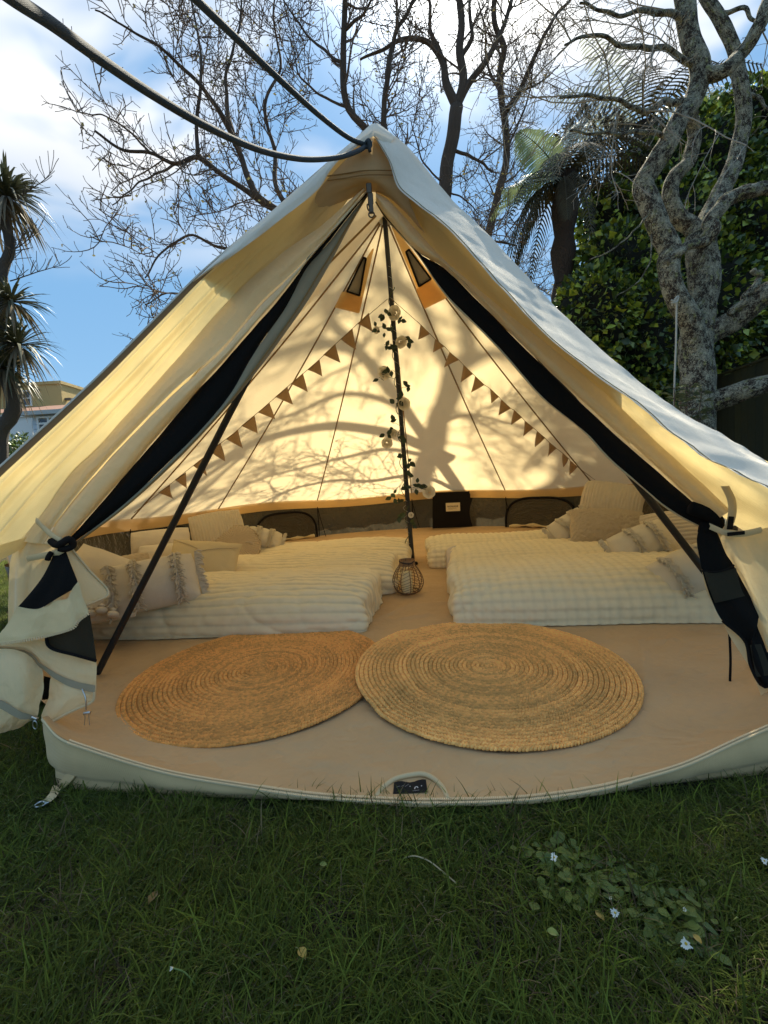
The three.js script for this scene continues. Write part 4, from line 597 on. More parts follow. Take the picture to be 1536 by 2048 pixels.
// ---------------------------------------------------------------- wire lantern with a candle at the foot of the pole
{
  const b = onY(818, 1189, 0.02), g = thing('lantern', 'pear-shaped woven wire lantern with a cream candle at the foot of the pole', 'lantern', V(b.x, 0.016, b.z - 0.04));
  const prof = [[0.052, 0.006], [0.080, 0.022], [0.100, 0.055], [0.106, 0.085], [0.098, 0.125], [0.077, 0.168], [0.056, 0.198], [0.051, 0.232]], pc = new THREE.CatmullRomCurve3(prof.map(([r, y]) => V(r, y, 0)));
  const M1 = S_({ color: rgb(0.16, 0.08, 0.03), roughness: 0.5 }), at_ = (a, t) => { const p = pc.getPoint(t); return V(Math.cos(a) * p.x, p.y, Math.sin(a) * p.x); };
  for (let k = 0; k < 10; k++) { const mb = new MB(), a = k / 10 * TAU + 0.2; mb.tube([...Array(25)].map((_, j) => at_(a, j / 24)), 0.0028, 6); put('rib', mb.geo(), M1, g, true); }
  const w = new MB(); for (let k = 0; k < 10; k++) for (let j = 0; j < 11; j++) { const a0 = k / 10 * TAU + 0.2, a1 = a0 + TAU / 10, t = 0.06 + j * 0.072, up = k % 2 ? 0.085 : -0.085; w.tube([0, 1, 2, 3].map((q) => at_(lerp(a0, a1, q / 3), clamp(t + up * q / 3, 0.01, 0.92))), 0.0014, 4); } stuff(put('wire_weave', w.geo(), M1, g, true));
  const bs = new MB(); for (const t of [0.0, 0.12]) bs.tube([...Array(41)].map((_, j) => at_(j / 40 * TAU, t)), 0.004, 6); put('base_ring', bs.geo(), M1, g, true);
  const nk = new MB(); nk.grid(48, 6, (u, v) => { const a = u * TAU, r = 0.053 + 0.0015 * Math.sin(a * 24 + v * 6); return [Math.cos(a) * r, 0.196 + v * 0.04, Math.sin(a) * r, u * 0.3, v * 0.04]; }); put('neck_band', nk.geo(), S_({ color: rgb(0.33, 0.18, 0.07), roughness: 0.8, bumpMap: rep(texGrain, 8), bumpScale: 0.003 }), g, true);
  const cn = new THREE.CylinderGeometry(0.038, 0.039, 0.14, 28); cn.translate(-0.008, 0.082, 0); const cd = put('candle', cn, S_({ color: rgb(0.80, 0.68, 0.38), roughness: 0.6 }), g, true);
  const wk = new MB(); wk.tube([V(-0.008, 0.15, 0), V(-0.007, 0.162, 0), V(-0.010, 0.172, 0.002)], 0.0022, 6); put('wick', wk.geo(), S_({ color: rgb(0.75, 0.68, 0.5) }), g, true);
  const hd = new MB(); hd.tube(crv([V(-0.052, 0.228, 0.01), V(-0.03, 0.222, 0.052), V(0.02, 0.216, 0.058), V(0.05, 0.228, 0.02)], 20), 0.0045, 6); put('handle', hd.geo(), S_({ color: rgb(0.03, 0.02, 0.02) }), g, true);
}

// ---------------------------------------------------------------- bunting, two strings from the pole
M.hessian = P_({ color: rgb(0.34, 0.22, 0.115), transmission: 0.35, bumpMap: rep(texWeave, 30), bumpScale: 0.003, map: rep(texCanvasColor, 12) });
M.twine = S_({ color: rgb(0.25, 0.16, 0.07), roughness: 1 });
function bunting(label, start, flags, end, seed) {
  const r = rng(seed), near = (q, k = 0.955) => { const p = hit(q[0], q[1], roofMeshes) || at(q[0], q[1], 4); return camera.position.clone().lerp(p, k); };
  const s0 = at(start[0], start[1], 4.0), line = [s0]; for (const f of flags) line.push(near(f[0]), near(f[1])); line.push(near(end, 0.985));
  const g = thing('bunting', label, 'bunting', s0.clone());
  const st = new MB(); st.tube(line, 0.0028, 5); put('string', st.geo(), M.twine, g);
  flags.forEach((f) => { const a = near(f[0]), b = near(f[1]), c = near(f[2], 0.952), mb = new MB(), w = (r() - 0.5) * 0.02; mb.grid(6, 8, (u, v) => { const t = a.clone().lerp(b, u), p = t.lerp(c, v * 0.995); const k = 0.03 * Math.sin(Math.PI * v * 0.9) * Math.sin(u * 3 + w * 140) + w * 2.5 * v + 0.03 * w * 40 * (u - 0.5) * v; return [p.x, p.y, p.z + k, u * 0.16, v * 0.2]; }); put('flag', mb.geo(), M.hessian, g); });
}
bunting('string of hessian flags running left from the pole to the left wall', [775, 598], [
  [[716, 648], [738, 626], [745, 664]], [[682, 679], [705, 657], [712, 698]], [[647, 710], [671, 689], [681, 726]], [[616, 740], [639, 719], [645, 754]], [[582, 768], [606, 747], [616, 785]], [[551, 794], [575, 774], [586, 809]], [[516, 825], [539, 806], [551, 839]], [[483, 852], [509, 831], [516, 867]], [[453, 879], [476, 860], [486, 897]], [[420, 903], [441, 886], [452, 923]], [[387, 932], [407, 915], [414, 952]], [[350, 960], [372, 945], [374, 977]], [[317, 986], [340, 970], [346, 999]]], [268, 1026], 1);
bunting('string of hessian flags running right from the pole to the right wall', [783, 598], [
  [[841, 649], [860, 668], [836, 680]], [[870, 678], [889, 693], [866, 705]], [[899, 704], [918, 720], [888, 735]], [[927, 730], [946, 748], [921, 765]], [[950, 752], [969, 770], [941, 786]], [[980, 777], [998, 794], [982, 807]], [[1002, 799], [1022, 817], [997, 831]], [[1028, 820], [1044, 835], [1022, 850]], [[1049, 841], [1067, 856], [1045, 874]], [[1074, 862], [1090, 876], [1071, 894]], [[1098, 884], [1113, 897], [1094, 914]], [[1125, 906], [1137, 917], [1128, 934]], [[1140, 921], [1155, 934], [1139, 950]]], [1190, 960], 2);

// ---------------------------------------------------------------- rose garland wound round the pole
{
  const Z0 = 4.02, g = thing('rose_garland', 'garland of white fabric roses and dark leaves wound round the centre pole', 'garland', at(782, 600, Z0)), r = rng(77);
  const ax = (y) => { const t = clamp((y - 455) / (1135 - 455), 0, 1); return [lerp(774, 820, t), y]; };
  const vine = new MB(), vp = []; for (let k = 0; k <= 150; k++) { const y = lerp(575, 1115, k / 150), a = k * 0.42, [x] = ax(y), p = at(x, y, 4.05); vp.push(p.add(V(Math.cos(a) * 0.03, 0, Math.sin(a) * 0.03))); } vine.tube(vp, 0.0035, 5); put('vine', vine.geo(), S_({ color: rgb(0.05, 0.07, 0.02) }), g);
  const wire = new MB(), wp = []; for (let k = 0; k <= 300; k++) { const y = lerp(520, 1125, k / 300), a = -k * 0.6, [x] = ax(y), p = at(x, y, 4.05); wp.push(p.add(V(Math.cos(a) * 0.0245, 0, Math.sin(a) * 0.0245))); } wire.tube(wp, 0.0011, 4); put('light_wire', wire.geo(), M.steel, g);
  const petalM = P_({ color: rgb(0.80, 0.74, 0.62), transmission: 0.4, roughness: 1 }), leafM = P_({ color: rgb(0.025, 0.045, 0.018), roughness: 0.6, transmission: 0.0 }), leafM2 = P_({ color: rgb(0.07, 0.10, 0.03), roughness: 0.6, transmission: 0.2 });
  const roses = [[789, 626, 12], [753, 660, 6], [802, 684, 10.5], [768, 746, 11.5], [808, 808, 10.5], [787, 867, 7.5], [774, 886, 9.5], [858, 984, 11], [822, 1030, 5]];
  for (const [x, y, pr] of roses) {
    const c = at(x, y, Z0 - 0.04), R = 0.88 * pr * Z0 / FPX, mb = new MB(), tilt = new THREE.Matrix4().makeRotationFromEuler(new THREE.Euler((r() - 0.2) * 0.9, (r() - 0.5) * 1.2, r() * 6));
    for (let ringI = 0; ringI < 4; ringI++) { const n = 3 + ringI, rr = R * (0.18 + 0.22 * ringI), open = 0.25 + 0.33 * ringI; for (let k = 0; k < n; k++) { const a0 = k / n * TAU + ringI * 0.8, wd = TAU / n * 0.72; mb.grid(5, 5, (u, v) => { const a = a0 + (u - 0.5) * 2 * wd * (1 - 0.25 * v * v), hgt = R * (0.95 - 0.16 * ringI) * v, q = rr * (0.55 + 0.6 * Math.sin(v * 1.6) * open + 0.25 * open * v * v * v) + 0.04 * R * Math.sin(u * 7); const p = V(Math.cos(a) * q, Math.sin(a) * q, hgt - 0.35 * R).applyMatrix4(tilt).add(c); return [p.x, p.y, p.z, u, v]; }); } }
    put('rose', mb.geo(), petalM, g);
  }
  const leaf = (x, y, dz, l, ang, mat) => { const c = at(x, y, Z0 - dz), L = l * Z0 / FPX, e = new THREE.Matrix4().makeRotationFromEuler(new THREE.Euler((r() - 0.5) * 1.1, (r() - 0.5) * 1.1, ang)), mb = new MB(); mb.grid(4, 6, (u, v) => { const w = Math.sin(Math.PI * Math.pow(v, 0.85)) * 0.34 * L * (u - 0.5) * 2; const p = V(w, v * L, 0.10 * L * Math.abs(u - 0.5) * 2 - 0.12 * L * v * v).applyMatrix4(e).add(c); return [p.x, p.y, p.z, u, v]; }); put('leaf', mb.geo(), mat, g); };
  const clusters = [[770, 628, 5], [800, 640, 4], [754, 655, 4], [775, 662, 5], [818, 680, 4], [768, 690, 4], [784, 700, 3], [758, 755, 4], [780, 742, 4], [815, 776, 3], [802, 800, 3], [792, 812, 2], [784, 848, 4], [772, 866, 4], [804, 872, 4], [800, 912, 4], [818, 928, 5], [816, 945, 3], [812, 978, 4], [830, 972, 5], [846, 976, 4], [788, 990, 4], [794, 1002, 4], [804, 1030, 3], [826, 1050, 3]];
  for (const [x, y, n] of clusters) { const a0 = r() * TAU; for (let k = 0; k < n - (n > 3 ? 1 : 0); k++) leaf(x + (r() - 0.5) * 12, y + (r() - 0.5) * 12, 0.02 + 0.05 * r(), 9 + 6 * r(), a0 + k * TAU / n + r() * 0.6, y > 980 && r() < 0.5 ? leafM2 : leafM); const [axx] = ax(y), sb = new MB(); sb.tube([at(axx, y + 4, Z0), at(lerp(axx, x, 0.6), y - 2, Z0 - 0.03), at(x, y, Z0 - 0.04)], 0.0018, 4); put('stem', sb.geo(), leafM, g); }
  const ys = roses[7]; const sb = new MB(); sb.tube(pix([[818, 980, 4.0], [838, 976, 3.97], [852, 980, 3.98]]), 0.002, 5); put('stem', sb.geo(), leafM, g);
}

// ---------------------------------------------------------------- guy ropes from the peak, passing over the camera
M.rope = S_({ color: rgb(0.030, 0.042, 0.048), roughness: 0.85, bumpMap: rep(texBraid, 58, 40), bumpScale: 0.0012 });
function rope(label, list, r0) {
  const P = crv(pix(list), 420), g = new MB(); let len = 0, prev = null; const nrm = V(0, 1, 0), ax = [];
  for (let k = 0; k < P.length; k++) { if (k) len += P[k].distanceTo(P[k - 1]); const t = V().subVectors(P[Math.min(k + 1, P.length - 1)], P[Math.max(k - 1, 0)]).normalize(); if (prev) nrm.copy(prev); nrm.addScaledVector(t, -nrm.dot(t)).normalize(); prev = nrm.clone(); ax.push([nrm.clone(), V().crossVectors(t, nrm), len]); }
  const core = new MB(); core.tube(P, r0, 16); g.add(core.geo());
  tag(g.build('guy_rope', M.rope), label, 'rope');
}
rope('thick dark guy rope sagging from the tent peak to the top left corner', [[733, 291, 1.84], [720, 300, 1.79], [680, 314, 1.68], [620, 319, 1.53], [560, 311, 1.38], [500, 293, 1.24], [400, 246, 1.04], [300, 186, 0.88], [200, 118, 0.74], [100, 45, 0.62], [20, -8, 0.54], [-90, -95, 0.45]], 0.0082);
rope('dark guy rope rising straight from the tent peak to the top edge', [[733, 291, 1.84], [700, 277, 1.76], [640, 232, 1.56], [560, 160, 1.33], [470, 74, 1.12], [385, -8, 0.95], [280, -110, 0.78]], 0.0082);
{ const mb = new MB(); const c = at(735, 292, 1.83); mb.tube(crv([V(c.x - 0.012, c.y + 0.012, c.z), V(c.x + 0.006, c.y + 0.016, c.z + 0.008), V(c.x + 0.014, c.y, c.z + 0.004), V(c.x + 0.004, c.y - 0.012, c.z + 0.01), V(c.x - 0.012, c.y - 0.004, c.z + 0.006), V(c.x + 0.002, c.y + 0.008, c.z + 0.016), V(c.x + 0.008, c.y - 0.03, c.z + 0.012)], 40), 0.0062, 8); mb.build('rope_loop', M.rope, tent);
  const w = new MB(); w.tube(crv(pix([[713, 286, 1.845], [722, 275, 1.86], [742, 276, 1.86], [744, 283, 1.85], [735, 291, 1.84]]), 20), 0.004, 6); w.build('peak_loop', M.white, tent); }

// ---------------------------------------------------------------- trees
const texBark = tex(512, (u, v) => { const a = fB(u * 2, v * 0.5), b = fC(u * 2, v * 0.5); return 0.2 + 0.5 * a + 0.5 * (1 - Math.abs(2 * b - 1)) - 0.1; });
const texLichen = tex(1024, (u, v) => { const a = fA(u, v), b = fB(u * 2, v * 2), c = fC(u * 4, v * 4); let k = sstep(a * 0.45 + b * 0.35 + c * 0.30, 0.46, 0.57); const cr = Math.pow(1 - Math.abs(2 * fB(u * 1.5 + 0.3 * a, v * 0.7) - 1), 12), d = (0.78 + 0.7 * (c - 0.5)) * (1 - 0.4 * cr), m = sstep(fB(u + 0.5, v + 0.2), 0.60, 0.72); return [lerp(0.30, lerp(0.80, 0.70, m), k) * d, lerp(0.25, lerp(0.78, 0.70, m), k) * d, lerp(0.20, lerp(0.67, 0.48, m), k) * d]; }, true);
Object.assign(M, {
  bark: S_({ color: rgb(0.12, 0.085, 0.06), roughness: 1, map: rep(texBark, 4, 2), bumpMap: rep(texBark, 4, 2), bumpScale: 0.02 }),
  twig: S_({ color: rgb(0.13, 0.092, 0.065), roughness: 0.9 }),
  lichen: S_({ map: rep(texLichen, 2.2), roughness: 1, bumpMap: rep(texLichen, 2.2), bumpScale: 0.025 }),
  lichenTwig: S_({ color: rgb(0.28, 0.25, 0.20), roughness: 1 }),
  autumn: P_({ color: rgb(0.36, 0.29, 0.08), transmission: 0.45 }),
});
function wander(p, dir, len, n, r, { up = 0.15, kink = 0.5 } = {}) {
  const pts = [p.clone()], d = dir.clone().normalize(), q = p.clone();
  for (let k = 0; k < n; k++) { d.add(V((r() - 0.5) * kink, (r() - 0.5) * kink + up / n, (r() - 0.5) * kink)).normalize(); q.addScaledVector(d, len / n); pts.push(q.clone()); }
  return pts;
}
function sideDir(t, r, spread) { const a = V(r() - 0.5, r() - 0.5, r() - 0.5).cross(t).normalize(); return t.clone().multiplyScalar(1 - spread).addScaledVector(a, spread).normalize(); }
function bareTree(name, label, baseP, limbs, o) {
  const r = rng(o.seed), tr = o.tr || 1.0, kk = o.kink || 0.62, g = thing(name, label, 'tree', baseP), L = new MB(), B = new MB(), T = new MB(), F = new MB();
  const twiglets = (pts, rad, lev) => {
    const n = pts.length;
    for (let k = 1; k < n; k++) {
      const t = V().subVectors(pts[k], pts[k - 1]), step = t.length(); t.normalize();
      const cnt = lev === 1 ? o.d1 : lev === 2 ? o.d2 : o.d3;
      let c = Math.floor(cnt * step + r());
      while (c-- > 0) {
        const p = pts[k - 1].clone().lerp(pts[k], r()), d = sideDir(t, r, 0.45 + 0.3 * r()); d.add(o.bias).normalize();
        if (lev === 1) { const len = (0.7 + 1.0 * r()) * o.l1, q = wander(p, d, len, 7, r, { up: o.up, kink: 0.42 }), r0 = Math.min(rad * 0.55, 0.024 * tr); B.tube(q, q.map((_, i) => lerp(r0, 0.0075 * tr, i / 7)), 5, { cap: false }); twiglets(q, r0, 2); }
        else if (lev === 2) { const len = (0.25 + 0.5 * r()) * o.l2, q = wander(p, d, len, 5, r, { up: o.up, kink: kk }); T.tube(q, q.map((_, i) => lerp(0.0078 * tr, 0.0046 * tr, i / 5)), 4, { cap: false }); twiglets(q, 0.005, 3); }
        else { const len = (0.06 + 0.16 * r()) * o.l3, q = wander(p, d, len, 3, r, { up: o.up * 0.5, kink: kk * 1.2 }); T.tube(q, [0.0046 * tr, 0.0044 * tr, 0.004 * tr, 0.005 * tr], 3, { cap: false });
          if (r() < o.leaf) { const e = q[3], s = 0.018 + 0.018 * r(), a = r() * TAU, x = V(Math.cos(a), 0.3, Math.sin(a)).multiplyScalar(s), y = V(0.2 * Math.cos(a * 2), -1, 0.3).multiplyScalar(s * 1.7); const i0 = F.vert(e.x, e.y, e.z), i1 = F.vert(e.x + x.x + y.x * 0.5, e.y + x.y * 0.3 + y.y * 0.5, e.z + x.z + y.z * 0.5), i2 = F.vert(e.x + y.x, e.y + y.y, e.z + y.z), i3 = F.vert(e.x - x.x + y.x * 0.5, e.y - x.y * 0.3 + y.y * 0.5, e.z - x.z + y.z * 0.5); F.quad(i0, i1, i2, i3); } }
      }
    }
  };
  limbs.forEach(([pts, r0, r1, lev], li) => {
    const P = crv(pts, Math.max(10, Math.round(pts.length * 7))), n = P.length;
    P.forEach((p, k) => { if (k && k < n - 1) { const q = k * 0.5 * 0.35 * (r0 > 0.08 ? 0.45 : 1); p.add(V(0.03 * n3(q, li, 1), 0.02 * n3(q, li, 5), 0.05 * n3(q, li, 9))); }; });
    const rad = P.map((_, k) => lerp(r0, r1, Math.pow(k / (n - 1), 0.8)));
    const mb = new MB(); mb.tube(P, rad, r0 > 0.05 ? 22 : 8, { wob: (k, a) => 1 + 0.15 * n3(Math.cos(a) * 1.3, Math.sin(a) * 1.3, li * 3 + k * 0.13) + 0.06 * n3(Math.cos(a) * 3.5, Math.sin(a) * 3.5, li + k * 0.30) });
    mb.build(li === 0 ? 'trunk' : 'limb', o.bark, g);
    if (lev) { const from = Math.floor(n * (lev === 9 ? 0.55 : 0.12)); twiglets(P.slice(from), r1 * 1.2, 1); }
  });
  const b = B.p.length ? stuff(B.build('branches', o.twig, g)) : null; if (T.p.length) stuff(T.build('twigs', o.twig, g)); if (F.p.length) stuff(F.build('leaves', M.autumn, g));
  return g;
}
const bareOpt = { bark: M.bark, twig: M.twig, d1: 3.3, d2: 8, d3: 12, l1: 0.85, l2: 0.95, l3: 1, up: 0.5, bias: V(0, 0.12, 0), leaf: 0.10 };
{
  const Z = 8, p = (l, z = Z) => l.map(([x, y, dz]) => at(x, y, z + (dz || 0)));
  const base = V(1.85, -0.02, -8.0);
  bareTree('bare_tree', 'bare branching tree leaning left behind the tent, its twigs filling the sky at upper left', base, [
    [[base, V(1.72, 1.2, -8.05), V(1.42, 2.6, -8), V(1.0, 4.4, -8), V(0.52, 6.2, -8), ...p([[742, 268], [697, 215], [688, 110], [690, 0], [694, -110], [690, -260, -0.3]])], 0.115, 0.035, 9],
    [p([[905, 640], [760, 520], [640, 460], [530, 408, -0.2], [490, 380, -0.3], [440, 346, -0.4], [396, 313, -0.5], [350, 328, -0.7], [300, 306, -0.8], [245, 300, -0.9], [190, 262, -1]]), 0.10, 0.016, 9],
    [p([[396, 313, -0.5], [393, 260, -0.5], [399, 190, -0.4], [402, 110, -0.2], [388, 30, 0], [372, -60, 0]]), 0.036, 0.010, 1],
    [p([[560, 425, -0.1], [512, 388, -0.3], [480, 308, -0.3], [448, 238, -0.5], [398, 168, -0.7], [330, 104, -0.9], [262, 60, -1], [190, 20, -1.2]]), 0.062, 0.010, 1],
    [p([[470, 290, -0.3], [455, 215, 0], [452, 150, 0.2], [470, 90, 0.3], [482, 20, 0.5], [478, -60, 0.5]]), 0.042, 0.012, 1],
    [p([[600, 445], [555, 380, 0.2], [548, 300, 0.4], [530, 215, 0.6], [560, 130, 0.8], [548, 40, 1], [556, -60, 1]]), 0.050, 0.012, 1],
    [p([[640, 470], [520, 505, -0.3], [440, 495, -0.6], [380, 470, -0.8], [330, 500, -1.0], [290, 556, -1.1]]), 0.045, 0.010, 1],
    [p([[640, 480], [540, 560, -0.2], [450, 560, -0.4], [390, 585, -0.6], [330, 590, -0.7], [290, 610, -0.8]]), 0.036, 0.009, 1],
    [p([[350, 328, -0.7], [310, 350, -0.8], [270, 372, -1], [225, 410, -1.2]]), 0.020, 0.008, 1],
    [p([[300, 306, -0.8], [255, 260, -1], [215, 235, -1.1], [165, 225, -1.2]]), 0.018, 0.008, 1],
    [p([[690, 130], [640, 95, 0.2], [600, 50, 0.3], [560, -10, 0.4]]), 0.030, 0.010, 1],
    [p([[697, 215], [640, 190, 0.2], [600, 150, 0.2], [585, 90, 0.2]]), 0.026, 0.010, 1],
    [p([[690, 60], [735, 15, -0.2], [760, -60, -0.3]]), 0.030, 0.010, 1],
    [[V(1.5, 2.4, -8), V(0.9, 2.75, -7.9), V(0.2, 2.6, -7.8), V(-0.6, 2.95, -7.8), V(-1.5, 2.8, -7.7)], 0.05, 0.014, 1],
    [[V(1.2, 3.5, -8), V(0.5, 3.9, -8.1), V(-0.3, 3.9, -8.1), V(-1.1, 4.3, -8.2), V(-1.8, 4.3, -8.2)], 0.045, 0.012, 1],
    [[V(0.85, 4.9, -8), V(0.3, 5.1, -7.8), V(-0.4, 5.0, -7.7), V(-1.2, 5.5, -7.7)], 0.045, 0.012, 1],
    [[V(1.1, 4.0, -8), V(1.5, 4.6, -7.9), V(2.0, 4.7, -7.8), V(2.5, 4.6, -7.8)], 0.045, 0.014, 1],
    [p([[790, 320], [768, 250, -0.1], [776, 150, -0.2], [792, 66, -0.2], [822, 10, -0.2], [850, -70, -0.2]]), 0.060, 0.02, 1],
  ], { ...bareOpt, seed: 101 });
  const b2 = V(1.10, -0.02, -10.6);
  bareTree('bare_tree', 'dark bare tree with three upright leaders right of the tent peak', b2, [
    [[b2, V(1.22, 1.6, -10.6), V(1.28, 3.4, -10.55), ...p([[872, 480], [889, 380], [894, 325], [906, 278], [914, 214]], 10.5)], 0.22, 0.14, 0],
    [p([[914, 214], [892, 165], [885, 120], [856, 84], [800, 82], [765, 100], [720, 120]], 10.5), 0.104, 0.022, 1],
    [p([[914, 214], [926, 160], [919, 100], [924, 40], [916, -20], [905, -130], [915, -250]], 10.5), 0.104, 0.037, 1],
    [p([[914, 212], [940, 165], [968, 128], [1004, 60], [1024, 0], [1050, -90]], 10.5), 0.085, 0.024, 1],
    [p([[885, 120], [862, 60], [858, 0], [840, -90]], 10.5), 0.055, 0.018, 1],
    [p([[924, 110], [944, 75], [938, 20], [950, -60]], 10.5), 0.055, 0.018, 1],
    [p([[900, 300], [935, 310], [962, 325], [985, 345]], 10.5), 0.043, 0.024, 1],
    [p([[890, 370], [850, 330, -0.2], [835, 290, -0.3], [822, 240, -0.3]], 10.5), 0.024, 0.010, 1],
    [p([[889, 380], [930, 400, -0.2], [960, 430, -0.3]], 10.5), 0.024, 0.010, 1],
  ], { ...bareOpt, seed: 202, leaf: 0.16 });
  const b3 = V(2.45, -0.02, -12);
  bareTree('bare_tree', 'slender dark bare tree standing just left of the tree fern', b3, [
    [[b3, V(2.4, 2, -12), V(2.42, 4.0, -12), ...p([[974, 480], [988, 425], [1001, 375], [1013, 322], [1010, 250], [1003, 200], [1000, 140], [1008, 98], [990, 52], [988, 0], [1000, -120]], 12)], 0.17, 0.05, 9],
    [p([[1012, 222], [1038, 186], [1068, 116], [1112, 30], [1140, 0], [1180, -70]], 12.0), 0.073, 0.024, 1],
    [p([[1012, 300], [1040, 240], [1060, 180], [1066, 120]], 11.9), 0.032, 0.013, 1],
    [p([[1003, 190], [975, 130], [970, 60], [955, 0]], 12.1), 0.043, 0.016, 1],
    [p([[1038, 186], [1080, 165], [1120, 130]], 12.0), 0.029, 0.012, 1],
    [p([[990, 420], [1020, 410], [1010, 440], [1030, 470]], 11.9), 0.021, 0.009, 1],
    [p([[974, 480], [1020, 520], [1050, 560], [1080, 570]], 12.2), 0.027, 0.011, 1],
    [p([[968, 520], [1020, 600], [1060, 590], [1090, 560]], 12.4), 0.027, 0.011, 1],
  ], { ...bareOpt, seed: 303, d1: 3.6, leaf: 0.14 });
}
{ // the lichen-covered tree at right
  const Z = 5.0, p = (l, z = Z) => l.map(([x, y, dz]) => at(x, y, z + (dz || 0)));
  const base = onY(1402, 1010, 0); base.copy(at(1396, 870, Z)).setY(-0.02);
  const opt = { bark: M.lichen, twig: M.lichenTwig, d1: 2.0, d2: 8, d3: 9, l1: 0.95, l2: 0.9, l3: 1, up: -0.25, bias: V(-0.30, -0.10, 0), leaf: 0, seed: 404, tr: 0.55, kink: 0.35 };
  const g = bareTree('lichen_tree', 'twisted tree with pale lichen-covered bark at the right of the tent', base, [
    [[base, ...p([[1392, 862], [1394, 758], [1391, 706], [1397, 660], [1402, 619], [1409, 566], [1406, 514], [1402, 470]])], 0.20, 0.145, 0],
    [p([[1392, 720], [1388, 668, -0.1], [1366, 612, -0.15], [1344, 570, -0.2], [1334, 532, -0.2], [1340, 502, -0.2], [1315, 450, -0.2], [1303, 415, -0.2], [1288, 368, -0.2], [1306, 335, -0.2], [1334, 285, -0.2], [1358, 240, -0.2], [1384, 205, -0.2], [1399, 150, -0.2], [1384, 95, -0.2], [1372, 30, -0.2], [1362, -60, -0.2]]), 0.115, 0.085, 0],
    [p([[1404, 490], [1384, 456, 0.1], [1362, 437, 0.1], [1345, 412, 0.1], [1339, 380, 0.1], [1352, 350, 0.1], [1376, 326, 0.1], [1384, 300, 0.1], [1388, 262, 0.1], [1384, 225, 0]]), 0.10, 0.06, 0],
    [p([[1402, 480], [1414, 440, 0.15], [1434, 400, 0.2], [1458, 350, 0.25], [1478, 300, 0.3], [1488, 240, 0.3], [1480, 165, 0.3], [1468, 100, 0.3], [1434, 30, 0.3], [1400, -20, 0.3]]), 0.11, 0.055, 0],
    [p([[1408, 482, -0.15], [1419, 470, -0.2], [1428, 434, -0.2], [1453, 401, -0.2], [1493, 385, -0.2], [1540, 375, -0.2], [1600, 380, -0.2]]), 0.075, 0.06, 0],
    [p([[1410, 482, -0.25], [1368, 496, -0.3], [1332, 526, -0.3]]), 0.05, 0.038, 0],
    [p([[1396, 690], [1420, 668], [1468, 638, -0.1], [1508, 604, -0.2], [1545, 582, -0.3], [1600, 560, -0.3]]), 0.12, 0.10, 0],
    [p([[1458, 630, -0.2], [1480, 606, -0.25], [1508, 572, -0.3], [1524, 552, -0.3], [1505, 540, -0.3]]), 0.035, 0.028, 0],
    [p([[1405, 815], [1440, 798, -0.1], [1480, 784, -0.2], [1545, 764, -0.3], [1600, 750, -0.4]]), 0.115, 0.09, 0],
    [p([[1399, 152, -0.2], [1440, 145, -0.3], [1488, 100, -0.3], [1518, 50, -0.4], [1540, -10, -0.4]]), 0.075, 0.055, 0],
    [p([[1376, 205, -0.2], [1330, 204, -0.3], [1290, 222, -0.5], [1240, 204, -0.8], [1180, 190, -1], [1120, 196, -1.2]]), 0.035, 0.010, 1],
    [p([[1390, 130, -0.2], [1330, 100, -0.4], [1260, 92, -0.6], [1190, 70, -0.8], [1130, 90, -1]]), 0.035, 0.010, 1],
    [p([[1375, 40, -0.2], [1310, 20, -0.4], [1240, 30, -0.6], [1160, 6, -0.8]]), 0.035, 0.010, 1],
    [p([[1340, 270, -0.2], [1280, 262, -0.5], [1220, 270, -0.7], [1140, 262, -0.9]]), 0.028, 0.009, 1],
    [p([[1434, 30, 0.3], [1480, 20, 0.2], [1530, 60, 0.1]]), 0.03, 0.012, 1],
    [p([[1480, 200, 0.3], [1510, 190, 0.3], [1545, 230, 0.2]]), 0.03, 0.012, 1],
    [p([[1305, 420, -0.25], [1260, 470, -0.4], [1215, 505, -0.5], [1180, 520, -0.6]]), 0.010, 0.005, 0],
    [p([[1302, 470, -0.25], [1300, 520, -0.3], [1280, 560, -0.35], [1230, 595, -0.4]]), 0.009, 0.004, 0],
  ], opt);
  // hanging cord on a low branch
  const c = new MB(); c.tube(crv(p([[1353, 596, -0.35], [1352, 680, -0.35], [1349, 760, -0.35], [1347, 840, -0.35]]), 20), 0.009, 8); for (const k of [0, 1]) c.tube(crv(p([[1344, 612, -0.35], [1350, 598, -0.38], [1357, 592, -0.36], [1353, 604, -0.38], [1342, 600 + k * 6, -0.38]]), 16), 0.008, 6);
  tag(c.build('hanging_cord', S_({ color: rgb(0.42, 0.40, 0.33), roughness: 0.8 })), 'pale cord hanging straight down from the lichen-covered tree', 'cord');
}
